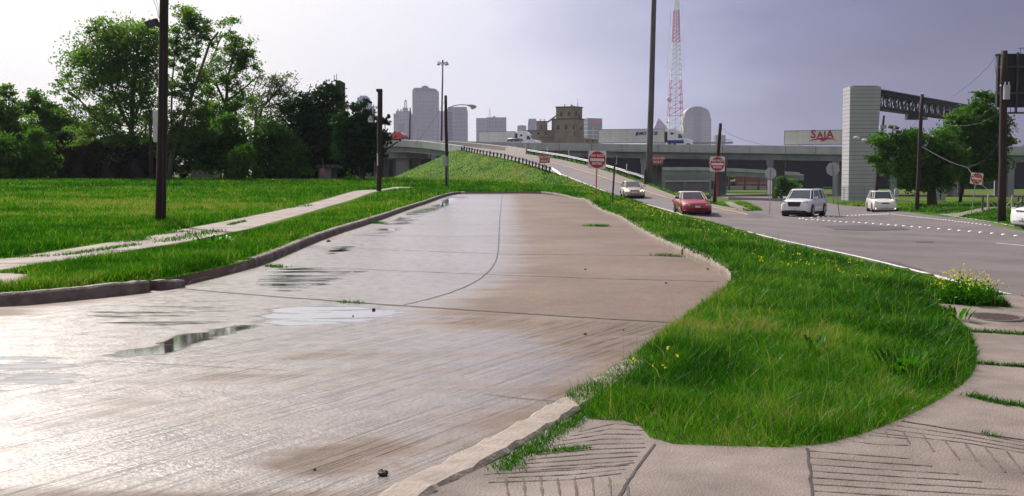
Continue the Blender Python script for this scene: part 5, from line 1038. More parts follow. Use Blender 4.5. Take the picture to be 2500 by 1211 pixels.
# high masts
def mast(label, pxb, Y, top, r0, r1, zb, ringr, m='darksteel'):
    b = Vector((P(pxb, 420, Y).x, Y, zb)); t, c = pole('high_mast_light', label, 0, Y, top, r0, r1, m, cat='mast light', base=b); mb = MB()
    mb.path([(c.x+ringr*math.cos(k*math.pi/6), ringr*math.sin(k*math.pi/6), c.z-.3) for k in range(13)], .06, 4); 
    for k in range(4): mb.tube((c.x, 0, c.z-.1), (c.x+ringr*math.cos(k*math.pi/2), ringr*math.sin(k*math.pi/2), c.z-.3), .06, n=4)
    mb.tube((c.x, 0, c.z-.6), (c.x, 0, c.z+.5), .18, n=6); mb.build('ring', 'darksteel', t)
    for k in range(8):
        a = k*math.pi/4+.2; mb = MB(); mb.ball((c.x+ringr*math.cos(a), ringr*math.sin(a), c.z-.62), .30, .30, .24, 8, 5); mb.tube((c.x+ringr*math.cos(a), ringr*math.sin(a), c.z-.4), (c.x+ringr*math.cos(a), ringr*math.sin(a), c.z+.1), .09, n=5); mb.build('lamp', 'signback', t)
mast('tall slim high-mast light rising behind the ramp bridge', 1075.5, 262, P(1081, 151, 262), .33, .16, -3, 1.25); mast('distant high-mast light just left of the short dark pole', 912, 380, P(912, 259, 380), .3, .15, -3, 1.6)
pole('light_pole', 'thin dark bare pole standing on the ramp bridge in front of the skyline', 1001, 212, P(1001.5, 263, 212), .2, .14, 'darksteel', cat='pole', base=Vector((P(1000, 420, 212).x, 212, 6.5)))
t, c = pole('steel_mast', 'very tall thick rusty steel mast rising out of the frame beside the ramp', 1583.5, 108, P(1602, -170, 108), .34, .22, 'rust', cat='mast', n=14); mb = MB(); mb.box(-.5, -.33, -.2, .2, 0, 1.6); mb.tube((0, 0, -.1), (0, 0, .15), .55, n=12); mb.build('base_cabinet', 'darksteel', t)
t, c = pole('utility_pole', 'leaning dark bare pole behind the second do not enter sign', 1743, 96, P(1759, 301, 96), .19, .15, 'polewood'); mb = MB(); mb.box(-.35, -.1, -.3, -.1, 1.6, 2.4); mb.build('meter_box', 'darksteel', t)
wire('thin wire sagging right from the leaning dark pole', [(1761, 312, 96), (1785, 330, 105), (1820, 343, 115), (1868, 355, 130)], .02)
t, c = pole('utility_pole', 'thick dark utility pole with transformer at the right edge', 2446, 51, P(2452, 124, 51), .20, .15, 'polewood', n=12); o_ = Vector(t.location)
mb = MB(); p = P(2456, 243, 50.8)-o_; q = P(2457, 208, 50.8)-o_; mb.tube((p.x, -.25, p.z), (q.x, -.25, q.z), .16, n=14)
tr = mb.build('transformer', 'signback', t); mb = MB()
for dx in (-.09, .09): mb.tube((q.x+dx, -.25, q.z), (q.x+dx, -.25, q.z+.16), .03, n=6)
mb.ball((q.x-.28, -.2, q.z-.02), .05, n=6, m=4); mb.build('bushing', 'signwhite', tr)
mb = MB(); a = P(2432, 134, 51)-o_; mb.tube((a.x, 0, a.z), (P(2452, 136, 51)-o_), .03, n=5); mb.ball((a.x, 0, a.z), .07, n=6, m=4); mb.ball(tuple(P(2455, 128, 51)-o_), .06, n=6, m=4); mb.path([P(2433, 136, 51)-o_, P(2429, 160, 51)-o_, P(2434, 195, 51)-o_, P(2446, 205, 51)-o_], .012, 4); mb.build('insulator_arm', 'darksteel', t)
t, c = pole('utility_pole', 'brown utility pole in front of the right trees', 2238.5, 78, P(2251.5, 230, 78), .155, .13, 'polewood'); mb = MB(); mb.tube(c, c+Vector((.1, 0, .12)), .03, n=5); mb.build('pole_pin', 'steel', t)
wire('upper wire from the brown pole rising to the right edge pole', [(2250, 285, 78), (2300, 303, 72), (2350, 309, 64), (2400, 300, 57), (2444, 272, 51)], .014)
wire('left half of the low sagging wire by the right trees', [(2249, 357, 78), (2285, 378, 72), (2325, 398, 66), (2362, 409, 62)], .018); wire('right half of the low sagging wire by the right trees', [(2362, 409, 62), (2400, 396, 58), (2425, 368, 54), (2446, 334, 51)], .018)
wire('faint high wire leaving the right edge pole toward the trees', [(2432, 138, 51), (2405, 172, 60), (2370, 203, 72), (2325, 236, 90)], .014); wire('guy wire left of the brown pole', [(2249, 283, 78), (2230, 305, 80), (2205, 332, 84)], .016); wire('stay wire slanting right below the faded do not enter sign', [(2362, 409, 62), (2385, 440, 60), (2410, 462, 57), (2440, 490, 52)], .014)
t, c = pole('light_pole', 'dark leaning light pole with two lamp arms next to the pylon', 2135, 118, P(2158, 282, 118), .2, .13, 'polewood', cat='light pole'); o_ = Vector(t.location)
for (px, py, qx, qy) in ((2093, 336, 2150, 350), (2113, 342, 2150, 356)):
    A_ = P(px, py, 116)-o_; B_ = P(qx, qy, 118)-o_; mb = MB(); mb.path([B_, (A_+B_)/2+Vector((0, 0, .3)), A_], .04, 5); ar = mb.build('arm', 'steel', t); mb = MB(); mb.ball((A_.x-.1, A_.y, A_.z), .38, .2, .16, 10, 5); mb.build('lamp_head', 'signwhite', ar)
mb = MB(); mb.box(-.1+c.x-.35, c.x+.25, -.2, .2, c.z-1.5, c.z-1.1); mb.build('crossarm_block', 'signback', t)
# left background posts, sign and sheds
for i, (px, Y, py, r, m, lab) in enumerate([(1181-296, 100, 372, .07, 'redpost', 'x'), (888, 96, 372, .13, 'polewood', 'dark stub post under the ramp bridge just left of the short dark pole'), (878, 92, 405, .05, 'darksteel', 'thin black stake under the dark left trees'), (915, 92, 395, .07, 'rust', 'slim rusty post close behind the short dark pole')]):
    if lab == 'x': continue
    b = g2(px, Y); mb = MB(); mb.tube((0, 0, -.1), tuple(P(px, py, Y)-b), r, r*.9, 7); tag(mb.build('post', m, loc=b), lab, 'post')
t = post_thing('small_sign', 'small faded reddish sign on a thin rusty post by the dark trees', 'sign', g2(789, 101)); mb = MB(); z = P(789, 388, 101).z-t.location.z; mb.tube((0, 0, -.1), (0, 0, z), .05, n=5); mb.build('post', 'rust', t); mb = MB(); z = P(789, 411, 101).z-t.location.z; mb.box(-.22, .22, -.07, -.05, z-.62, z); mb.build('panel', mat('faded_pink_sign', (.35, .14, .16), .7, .3, 4), t)
L0 = tuple(g2(800, 104)); t = thing('shed', 'small pale concrete shed half hidden under the dark left trees', 'shed', L0); wbox(MB(), 777, 808, 411, 450, 104, 2.5, L0).build('wall', 'conc', t); wbox(MB(), 774, 824, 402, 411, 103.6, 3.4, L0).build('roof', 'rust', t); wbox(MB(), 809, 815, 411, 450, 104.3, 2, L0).build('post', 'darksteel', t)
L0 = tuple(g2(500, 112)); t = thing('shed', 'low tan shed hidden behind the left bushes', 'shed', L0); wbox(MB(), 465, 522, 398, 440, 112, 3, L0).build('wall', 'creamband', t); wbox(MB(), 460, 526, 393, 398, 111.6, 3.8, L0).build('roof', 'darksteel', t)
L0 = tuple(g2(824, 126)); t = thing('billboard', 'brown billboard seen almost edge-on above the dark left trees', 'billboard', L0); mb = MB(); a = P(819, 196, 126); b_ = P(831, 300, 126); mb.box(a.x-L0[0], b_.x-L0[0], 0, 4, b_.z-L0[2], a.z-L0[2]); mb.build('panel', 'polewood', t)
mb = MB(); a2 = P(790, 226, 124); mb.add([tuple(Vector(v)-Vector(L0)) for v in (P(788, 232, 124), P(820, 214, 124), P(820, 208, 124), P(788, 226, 124), P(788, 232, 126), P(820, 214, 126), P(820, 208, 126), P(788, 226, 126))], [(0, 1, 2, 3), (7, 6, 5, 4), (0, 4, 5, 1), (3, 2, 6, 7), (0, 3, 7, 4), (1, 5, 6, 2)])
for px, y0, y1 in ((803, 205, 222), (811, 197, 214), (816, 183, 200), (822, 181, 198)): mb.tube(P(px, y1, 124)-Vector(L0), P(px, y0, 124)-Vector(L0), .04, n=4)
mb.build('catwalk', 'darksteel', t); mb = MB(); x = (P(825, 300, 128)-Vector(L0)).x; mb.tube((x, 2, -.3), (x, 2, P(825, 290, 126).z-L0[2]), .35, n=10); mb.build('column', 'darksteel', t)
# right side verge furniture
L0 = tuple(g2(2296, 112)); t = thing('utility_cabinet', 'tall pale utility cabinet behind the right tree trunk', 'cabinet', L0); wbox(MB(), 2285, 2308, 449, 490, 112, 1.2, L0).build('body', 'signback', t); wbox(MB(), 2284, 2309, 447, 449, 111.9, 1.4, L0).build('lid', 'signwhite', t); wbox(MB(), 2296, 2297, 452, 487, 111.97, .029, L0).build('door_gap', 'darksteel', t)
t = post_thing('meter_post', 'small grey meter box on a post right of the cream rounded SUV', 'meter', g2(2187, 90)); mb = MB(); mb.tube((0, 0, -.1), (0, 0, 1.2), .07, n=7); mb.build('post', 'signback', t); mb = MB(); z = P(2187, 478, 90).z-t.location.z; mb.bbox(-.17, .17, -.15, .1, z, z+.55, .02); mb.tube((0, 0, z+.55), (0, 0, z+.68), .09, n=8); mb.build('box', 'signback', t)
fp = []
for i, (px, Y, py, m, lab) in enumerate([(2398, 79, 477, 'polegrey', 'weathered dark fence post beside a pale one on the right verge'), (2412, 76, 476, 'sidingp', 'first pale rope-fence post from the left on the right verge'), (2471, 76, 479, 'sidingp', 'second pale rope-fence post just right of the edge pole'), (2484, 79, 479, 'polegrey', 'dark fence post at the right end of the rope fence'), (2494, 80, 481, 'polegrey', 'last dark fence post at the very right edge')]):
    b = g2(px, Y); tp = P(px, py, Y); M.setdefault('sidingp', mat('pale_post', (.42, .37, .32), .85, .15, 5)); mb = MB(); mb.tube((0, 0, -.1), (rng.uniform(-.03, .03), 0, tp.z-b.z), .09, .08, 8); mb.ball((0, 0, tp.z-b.z), .085, .085, .05, 8, 4); tag(mb.build('fence_post', m, loc=b), lab, 'fence post', 'rope fence posts'); fp.append(tp)
for a, b_, lab in ((1, 2, 'pale rope sagging between the two pale fence posts'), (2, 4, 'pale rope hanging at the right end of the fence')):
    A_, B_ = fp[a]-Vector((0, 0, .2)), fp[b_]-Vector((0, 0, .2)); mb = MB(); sag = .75 if a == 1 else .3; mb.path([(A_.lerp(B_, f)-Vector((0, 0, sag*4*f*(1-f))))-A_ for f in np.linspace(0, 1, 9)], .03, 5); tag(mb.build('rope', 'sidingp', loc=A_), lab, 'rope')
t = MB(); b = g2(2312, 74); t.tube((-.9, 0, .12), (.8, .3, .3), .07, .04, 6); tag(t.build('fallen_branch', 'greybark', loc=b), 'fallen branch lying on the right verge', 'branch')
t = thing('chain_link_fence', 'grey chain-link fence panel against the foot of the pylon', 'fence', tuple(g2(2060, 128))); mb = MB(); 
for x in np.arange(-2.6, 2.7, 1.3): mb.tube((x, 0, -.2), (x, 0, 2.1), .04, n=5)
mb.tube((-2.6, 0, 2.1), (2.6, 0, 2.1), .03, n=4); mb.build('frame', 'steel', t); mb = MB()
for x in np.arange(-2.6, 2.6, .13): mb.tube((x, 0, 0), (x+.9 if x+.9 < 2.6 else 2.6, 0, min(2.1, 2.1*(2.6-x)/.9) if x+.9 > 2.6 else 2.1), .008, n=3, cap=False); mb.tube((x, .02, 2.1), (x+.9 if x+.9 < 2.6 else 2.6, .02, 0 if x+.9 < 2.6 else 2.1-2.1*(2.6-x)/.9), .008, n=3, cap=False)
mb.build('mesh', 'steel', t, fix=False)
# ------------------------------------------------------------------ lane marker domes
mb = MB(); mb.ball((0, 0, 0), .088, .088, .05, 12, 4, z0=0.0); dome = mb.build('lane_marker', 'dot', smooth=True); used = False
def z4(L): return [(1850+x/2.4215, 100+y/2.4215) for x, y in L]
def z5(L): return [(2080+x/5.045, 380+y/5.045) for x, y in L]
rows = [('domed white marker in the nearest diverging dotted row', 'white domes of the nearest dotted row', z4([(250, 1050), (290, 1056), (326, 1057), (358, 1058), (392, 1061), (424, 1064), (458, 1066), (492, 1068), (528, 1071)])+z5([(28, 818), (98, 823), (180, 829), (268, 836), (365, 843), (457, 850), (547, 858), (641, 865), (745, 873), (843, 881), (952, 890), (1075, 901), (1207, 911), (1325, 921), (1456, 932), (1587, 944), (1730, 957), (1867, 971), (2021, 987)])),
 ('domed white marker in the dotted row crossing behind the leaning sign', 'white domes of the far left dotted row', z4([(270, 1048), (320, 1044), (360, 1041), (388, 1040), (417, 1038), (448, 1036), (480, 1035), (508, 1033), (533, 1031), (560, 1030), (582, 1029), (605, 1028), (625, 1027), (645, 1026), (662, 1026), (680, 1025), (697, 1025), (713, 1024), (728, 1024), (743, 1023), (757, 1023), (770, 1022)])),
 ('domed white marker in the dotted row running to the right kerb', 'white domes of the far right dotted row', z5([(497, 715), (515, 718), (535, 720), (556, 724), (578, 727), (600, 730), (622, 733), (648, 736), (675, 739), (703, 742), (728, 744), (752, 747), (785, 750), (815, 753), (845, 756), (870, 758), (900, 762), (927, 765), (957, 768), (992, 772), (1025, 776), (1058, 779), (1093, 783), (1126, 787), (1160, 791), (1202, 796), (1243, 801), (1280, 806), (1318, 811), (1357, 815), (1397, 820), (1440, 826), (1490, 832), (1538, 837), (1587, 844), (1645, 850), (1700, 857)]))]
for lab, grp, L in rows:
    for x, y in L:
        p = G(x, y+1); o = dome if not used else dome.copy()
        if used: COL.objects.link(o)
        used = True; o.location = p; o.scale = (.72,)*3 if 'right kerb' in lab else (1,)*3; tag(o, lab, 'lane marker', grp)
# ------------------------------------------------------------------ trees
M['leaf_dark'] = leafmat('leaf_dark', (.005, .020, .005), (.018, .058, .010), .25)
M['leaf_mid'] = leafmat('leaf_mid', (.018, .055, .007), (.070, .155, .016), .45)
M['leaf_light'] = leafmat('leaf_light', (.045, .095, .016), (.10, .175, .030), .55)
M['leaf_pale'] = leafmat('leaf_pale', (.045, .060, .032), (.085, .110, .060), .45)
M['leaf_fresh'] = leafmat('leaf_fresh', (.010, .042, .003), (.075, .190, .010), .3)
def leaves(pts, size, r):
    n = len(pts); a = r.normal(size=(n, 3)); a /= np.linalg.norm(a, axis=1)[:, None]; b = r.normal(size=(n, 3)); b -= (a*b).sum(1)[:, None]*a; b /= np.linalg.norm(b, axis=1)[:, None]
    s = size*r.uniform(.6, 1.3, n)[:, None]; u = a*s; v = b*s*.62
    V = np.stack([pts-u, pts+v*.9-u*.1, pts+u, pts-v*.9-u*.1], 1).reshape(-1, 3); F = np.arange(4*n).reshape(n, 4); return V, F
def tree(name, label, pxb, Y, blobs, trunk=(), leaf='leaf_mid', n=9000, size=.17, clumps=60, spread=.13, tr=.25, bark='bark', depth=.8, group=None, cat='tree', twigs=True, seed=0, limbs=(), base=None, shell=.55):
    """blobs: (cx, cy, rx, ry) in photo pixels at depth Y; trunk: list of (px, py)"""
    r = np.random.default_rng(seed+11); b = base or g2(pxb, Y); o = np.array(b); t = thing(name, label, cat, tuple(b), 0, group); k = Y/FPX
    B = [(np.array(P(x, y, Y+dz))-o, rx*k, ry*k) for x, y, rx, ry, *e in blobs for dz in [e[0] if e else 0]]
    vol = np.array([rx*ry*math.sqrt(rx) for _, rx, ry in B]); vol /= vol.sum()
    tp = [np.array((0, 0, -.2))]+[np.array(P(x, y, Y))-o for x, y in trunk]
    if len(tp) < 2: tp.append(B[0][0]*.8)
    mb = MB(); rs = list(np.linspace(tr, tr*.35, len(tp))); mb.path(tp, rs, 7)
    for li in limbs: q = [np.array(P(x, y, Y))-o for x, y in li[1:]]; mb.path(q, list(np.linspace(li[0], li[0]*.3, len(q))), 6)
    tm = MB(); cl = []; nodes = np.array(tp[1:]+[q for li in limbs for q in [np.array(P(x, y, Y))-o for x, y in li[2:]]])
    for (c, rx, ry), v in zip(B, vol):
        m = max(3, int(round(clumps*v))); d = r.normal(size=(m, 3)); d /= np.linalg.norm(d, axis=1)[:, None]; rad = r.uniform(shell**3, 1, m)**(1/3)*.92
        pts = c+d*rad[:, None]*np.array([rx, rx*depth, ry]); cl += [(p, min(rx, ry)) for p in pts]
        if twigs:
            nd = nodes[np.argmin(np.linalg.norm(nodes-c, axis=1))]; mid = (nd+c)/2+np.array([0, 0, -.08*ry]); mb.path([nd, mid, c], [tr*.35, tr*.25, tr*.14], 5)
            for p in pts[::2]:
                if np.linalg.norm(p-c) > .3: tm.path([c, (c+p)/2+r.normal(0, .08, 3)*rx, p], [tr*.10, tr*.07, .02], 3)
    if twigs: mb.cur = 1; mb.add(tm.v, tm.f)
    mb.build('trunk', [bark, 'twig'], t, smooth=True)
    w_ = np.array([s for _, s in cl]); cnt = r.multinomial(n, w_/w_.sum()); L = []
    for (p, s), c in zip(cl, cnt):
        if c: L.append(p+r.normal(0, 1, (c, 3))*s*spread*r.uniform(.7, 1.5)*np.array([1.25, 1.2, .75]))
    V, F = leaves(np.concatenate(L), size, r); fast_mesh('crown', V, F, leaf, t)
    return t
G1 = 'trees and bushes along the far side of the left lot'
TY = 107
tree('cottonwood_tree', 'tallest broad pale green tree left of the nearest wooden pole', 320, TY, [(245, 130, 75, 75), (330, 100, 70, 75), (200, 190, 62, 50), (290, 210, 80, 60), (365, 190, 50, 80), (230, 285, 80, 50), (330, 300, 70, 60), (190, 330, 45, 35), (165, 225, 40, 26), (380, 60, 30, 35), (250, 60, 40, 25), (150, 205, 25, 14), (215, 70, 22, 18), (300, 370, 60, 45), (375, 260, 34, 50), (350, 150, 40, 45), (280, 130, 50, 50)],
     [(318, 380), (322, 300), (325, 210), (335, 130), (338, 70)], 'leaf_light', 34000, .15, 330, .17, .34, 'greybark', limbs=[(.2, (322, 320), (285, 250), (262, 180), (240, 120), (215, 80)), (.18, (322, 300), (355, 220), (362, 120)), (.15, (320, 350), (250, 300), (190, 240), (140, 200)), (.12, (325, 230), (300, 150), (292, 80))], group=G1, seed=1)
tree('pecan_tree', 'open leaning tree rising just right of the nearest wooden pole', 412, TY-6, [(450, 40, 34, 34), (480, 70, 38, 40), (420, 120, 30, 60), (505, 50, 22, 14), (460, 140, 30, 45), (445, 215, 36, 45), (470, 285, 40, 40), (420, 300, 30, 40), (520, 110, 16, 18), (500, 200, 25, 30), (435, 350, 40, 30), (490, 330, 40, 30), (500, 255, 30, 30)],
     [(420, 380), (440, 320), (458, 264), (478, 205), (495, 157), (512, 105), (533, 78)], 'leaf_light', 15000, .14, 200, .16, .26, 'greybark', limbs=[(.13, (420, 380), (418, 300), (420, 200), (432, 90), (450, 30)), (.1, (440, 320), (470, 230), (480, 120), (478, 60))], group=G1, seed=2)
tree('elm_tree', 'rounded airy tree with dark limbs right of the leaning tree', 552, TY+4, [(560, 75, 28, 38), (590, 120, 40, 35), (555, 150, 45, 40), (615, 160, 25, 30), (520, 200, 35, 45), (580, 205, 45, 30), (545, 260, 50, 40), (530, 110, 22, 26), (598, 255, 35, 30), (560, 300, 55, 30), (500, 290, 40, 30), (610, 120, 18, 20), (470, 180, 20, 25)],
     [(553, 380), (552, 300), (553, 248), (556, 190), (570, 140)], 'leaf_light', 16000, .13, 230, .16, .3, 'bark', limbs=[(.15, (553, 260), (530, 210), (515, 150), (540, 90)), (.13, (553, 248), (590, 220), (625, 190), (650, 180)), (.10, (556, 200), (595, 160), (605, 120)), (.1, (552, 290), (510, 250), (500, 190))], group=G1, seed=3)
tree('bare_tree', 'sparse twiggy tree with few leaves reaching right beside the elm', 628, TY+7, [(650, 210, 48, 36), (695, 205, 38, 34), (670, 255, 50, 34), (715, 235, 22, 34), (620, 270, 40, 40), (660, 300, 40, 25)],
     [(626, 380), (627, 310), (640, 265), (668, 232), (700, 195)], 'leaf_pale', 4200, .125, 210, .13, .2, 'bark', limbs=[(.1, (627, 310), (610, 250), (625, 200), (640, 175)), (.08, (640, 265), (690, 250), (725, 225)), (.08, (650, 255), (660, 210), (675, 175)), (.06, (668, 232), (700, 225), (730, 200))], group=G1, seed=4, shell=.2)
tree('dark_tree', 'dense dark tree with a sloping crown left of the edge-on billboard', 770, TY-2, [(800, 245, 35, 45), (765, 260, 45, 45), (735, 290, 45, 50), (790, 300, 50, 55), (725, 350, 50, 50), (780, 370, 55, 50), (805, 210, 14, 16), (770, 225, 22, 14), (700, 265, 16, 12), (810, 350, 40, 60)],
     [(768, 400), (772, 330), (780, 270)], 'leaf_dark', 20000, .19, 170, .19, .3, 'bark', group=G1, seed=5)
tree('feathery_tree', 'dark feathery tree behind the short dark pole with bracket', 868, 96, [(880, 265, 30, 22), (860, 300, 40, 35), (910, 300, 30, 30), (870, 350, 50, 45), (920, 350, 30, 40), (935, 300, 18, 18), (850, 255, 22, 10), (895, 245, 18, 8), (940, 330, 16, 10), (930, 385, 16, 22), (880, 395, 45, 25), (950, 285, 8, 5)],
     [(860, 400), (868, 350), (878, 300)], 'leaf_dark', 14000, .16, 150, .18, .16, 'bark', group=G1, seed=6, limbs=[(.1, (868, 350), (905, 310), (940, 292))])
tree('tree', 'hazy green tree cut off by the left edge', 20, TY, [(15, 235, 28, 32), (40, 290, 45, 35), (10, 330, 50, 45), (-30, 280, 50, 70), (60, 330, 40, 30)], [(18, 380), (16, 300)], 'leaf_light', 12000, .18, 110, .17, .3, group=G1, seed=7)
tree('tree', 'grey-green tree at left with a flat rounded crown', 100, TY+12, [(80, 255, 48, 30), (125, 275, 38, 32), (60, 290, 30, 35), (150, 310, 35, 35), (110, 330, 50, 40)], [(100, 390), (98, 310)], 'leaf_mid', 12000, .18, 100, .17, .26, group=G1, seed=8)
tree('tree', 'small hazy tree in the gap right of the left crowns', 190, TY+28, [(195, 320, 30, 28), (180, 350, 26, 20), (230, 345, 34, 30)], [(192, 400), (193, 340)], 'leaf_pale', 4000, .16, 60, .17, .2, group=G1, seed=9)
def bush(label, px, Y, blobs, leaf, n, seed, size=.17, trk=.1, clumps=90, cat='bush', name='bush'): return tree(name, label, px, Y, blobs, [(px, blobs[0][1]+10)], leaf, n, size, clumps, .2, trk, 'bark', group=G1, seed=seed, twigs=False, cat=cat, shell=.35)
bush('large leafy bush at the left edge before the dark trees', 60, TY-8, [(40, 385, 60, 50), (95, 375, 40, 55), (-20, 380, 50, 55), (120, 400, 28, 38), (70, 335, 30, 16)], 'leaf_mid', 16000, 20)
bush('broad green bush between the leaning tree and grey pole', 540, TY-4, [(470, 340, 55, 50), (540, 330, 60, 50), (500, 390, 70, 45), (580, 370, 50, 50), (430, 380, 40, 55)], 'leaf_mid', 18000, 21)
bush('light green young bush left of the grey pole', 590, TY-9, [(590, 395, 28, 40), (575, 425, 30, 18), (600, 360, 16, 22), (625, 425, 14, 16)], 'leaf_fresh', 5500, 22, .13)
bush('dark drooping bush right of the grey pole', 670, TY-5, [(660, 340, 45, 55), (690, 380, 50, 55), (640, 400, 35, 45), (720, 410, 50, 35)], 'leaf_mid', 15000, 23, .16)
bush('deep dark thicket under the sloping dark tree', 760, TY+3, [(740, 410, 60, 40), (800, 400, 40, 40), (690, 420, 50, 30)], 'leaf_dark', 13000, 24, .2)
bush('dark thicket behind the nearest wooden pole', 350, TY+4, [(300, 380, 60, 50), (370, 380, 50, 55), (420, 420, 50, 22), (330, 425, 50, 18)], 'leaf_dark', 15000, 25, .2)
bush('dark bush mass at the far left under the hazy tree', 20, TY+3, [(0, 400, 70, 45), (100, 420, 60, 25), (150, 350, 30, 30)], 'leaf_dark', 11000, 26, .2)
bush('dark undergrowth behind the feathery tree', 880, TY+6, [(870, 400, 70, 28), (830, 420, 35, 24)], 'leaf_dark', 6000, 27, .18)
bush('tiny lone sapling in front of the shaded underpass at left', 851, 92, [(851, 424, 5, 9), (849, 437, 6, 8), (853, 414, 3, 4)], 'leaf_fresh', 420, 28, .08, .02, 14, 'sapling', 'sapling')
# vine covered fence
L0 = tuple(g2(220, TY-1)); t = thing('vine_fence', 'tall chain-link fence smothered in brown-green vines at left', 'fence', L0); a = P(135, 355, TY-1); b_ = P(390, 360, TY-1)
mb = MB()
for px in range(135, 400, 26): p = P(px, 360, TY-1); mb.tube((p.x-L0[0], 0, -.2), (p.x-L0[0], 0, p.z-L0[2]), .06, n=5)
mb.box(a.x-L0[0], b_.x-L0[0], -.02, .02, 0, a.z-L0[2]-.1); mb.build('fence_panel', mat('dark_mesh_panel', (.03, .028, .025), .9, .3, 1), t)
r = np.random.default_rng(5); n = 12000; X = r.uniform(a.x, b_.x, n)-L0[0]; top = (a.z-L0[2])*(1+.10*np.sin(X*1.3)+.05*np.sin(X*3.1)); Z = top*r.uniform(0, 1, n)**.75; keep = (np.sin(X*2.1+np.sin(Z))*.5+.5 > .25) | (Z > top*.6)
V, F = leaves(np.stack([X[keep], r.normal(0, .22, keep.sum()), Z[keep]], 1), .15, r); fast_mesh('vines', V, F, leafmat('vine_leaf', (.020, .024, .010), (.045, .055, .018), .3, .8), t)
# right side trees
G2 = 'trees at the right intersection'
tree('tree', 'low wide bright-topped tree between pylon and brown pole', 2276, 97, [(2165, 345, 40, 28), (2215, 345, 45, 32), (2145, 385, 25, 28), (2190, 400, 50, 40), (2250, 365, 50, 40), (2240, 425, 55, 40), (2300, 340, 40, 30), (2310, 400, 45, 50), (2210, 440, 30, 18), (2180, 318, 20, 10), (2290, 440, 50, 30)],
     [(2274, 460), (2268, 430), (2262, 400)], 'leaf_fresh', 26000, .15, 190, .19, .5, group=G2, seed=40, limbs=[(.25, (2270, 440), (2220, 405), (2170, 370)), (.2, (2268, 430), (2290, 380), (2305, 340))])
tree('tree', 'tall dense tree right of the brown pole with a pointed top', 2345, 103, [(2400, 260, 32, 38), (2375, 300, 50, 45), (2420, 320, 45, 50), (2350, 350, 50, 50), (2410, 390, 50, 45), (2360, 410, 55, 40), (2400, 225, 18, 16), (2330, 300, 20, 22), (2440, 290, 24, 26), (2455, 350, 18, 28), (2385, 440, 40, 20)],
     [(2345, 470), (2350, 420), (2375, 350), (2395, 290)], 'leaf_mid', 26000, .16, 180, .19, .4, group=G2, seed=41)
bush('dark green ivy mound right of the brick building under the beam', 1910, 150, [(1905, 455, 14, 28), (1925, 465, 26, 24), (1895, 478, 10, 12)], 'leaf_mid', 5000, 42, .2)
bush('small round shrub at the foot of the right tree', 2255, 92, [(2252, 505, 12, 9), (2240, 510, 8, 6)], 'leaf_mid', 700, 43, .10, .03, 20, 'shrub', 'shrub')
bush('small dark shrub by the underpass column', 1625, 130, [(1530, 432, 10, 7), (1538, 436, 8, 6)], 'leaf_mid', 500, 44, .12, .03, 12, 'shrub', 'shrub')
bush('green tree glimpsed beyond the fence under the ramp beam', 1785, 285, [(1786, 442, 10, 12), (1792, 455, 9, 10)], 'leaf_mid', 900, 45, .3, .1, 14, 'tree', 'tree')

# ------------------------------------------------------------------ grass
def grassmat(name, cols, trans=.35):
    m = bpy.data.materials.new(name); m.use_nodes = True; nt = m.node_tree; nt.nodes.clear()
    o = N(nt, 'ShaderNodeOutputMaterial'); d = N(nt, 'ShaderNodeBsdfDiffuse'); t = N(nt, 'ShaderNodeBsdfTranslucent'); g = N(nt, 'ShaderNodeBsdfGlossy', inp={'Roughness': .38}); g.inputs[0].default_value = (.6, .65, .55, 1)
    a = N(nt, 'ShaderNodeAttribute', attribute_name='tone'); cr = N(nt, 'ShaderNodeValToRGB'); ramp(cr, cols); LK(nt, a.outputs['Fac'], cr.inputs[0])
    tr = N(nt, 'ShaderNodeMixRGB', blend_type='MULTIPLY', inp={0: 1.0}); LK(nt, cr.outputs[0], tr.inputs[1]); tr.inputs[2].default_value = (1.5, 1.7, .8, 1)
    LK(nt, cr.outputs[0], d.inputs[0]); LK(nt, tr.outputs[0], t.inputs[0]); mx = N(nt, 'ShaderNodeMixShader', inp={0: trans}); LK(nt, d.outputs[0], mx.inputs[1]); LK(nt, t.outputs[0], mx.inputs[2])
    mg = N(nt, 'ShaderNodeMixShader', inp={0: .022}); LK(nt, mx.outputs[0], mg.inputs[1]); LK(nt, g.outputs[0], mg.inputs[2]); LK(nt, mg.outputs[0], o.inputs[0]); return m
GC = [(0, (.007, .040, .002)), (.3, (.022, .105, .002)), (.6, (.052, .180, .004)), (.82, (.125, .245, .010)), (.93, (.24, .25, .06)), (1, (.30, .22, .12))]
M['grass'] = grassmat('grass_blades', GC)
M['petal'] = grassmat('yellow_petals', [(0, (.50, .42, .02)), (1, (.68, .60, .05))], .3)
def vnoise(x, y, s, seed=0):
    r = np.random.default_rng(seed); g = r.uniform(0, 1, (64, 64)); u = (x/s) % 64; v = (y/s) % 64; i = u.astype(int); j = v.astype(int); fu = u-i; fv = v-j; fu = fu*fu*(3-2*fu); fv = fv*fv*(3-2*fv); i2 = (i+1) % 64; j2 = (j+1) % 64
    return (g[i, j]*(1-fu)+g[i2, j]*fu)*(1-fv)+(g[i, j2]*(1-fu)+g[i2, j2]*fu)*fv
tri = GV[GF]; tc_ = tri.mean(1); area = .5*np.abs((tri[:, 1, 0]-tri[:, 0, 0])*(tri[:, 2, 1]-tri[:, 0, 1])-(tri[:, 2, 0]-tri[:, 0, 0])*(tri[:, 1, 1]-tri[:, 0, 1]))
def scatter(mask, dens, r):
    lam = area*mask*dens; cnt = r.poisson(lam); idx = np.repeat(np.arange(len(area)), cnt); n = len(idx); u = r.uniform(size=n); v = r.uniform(size=n); f = u+v > 1; u[f] = 1-u[f]; v[f] = 1-v[f]; T = tri[idx]
    return T[:, 0]+(T[:, 1]-T[:, 0])*u[:, None]+(T[:, 2]-T[:, 0])*v[:, None]
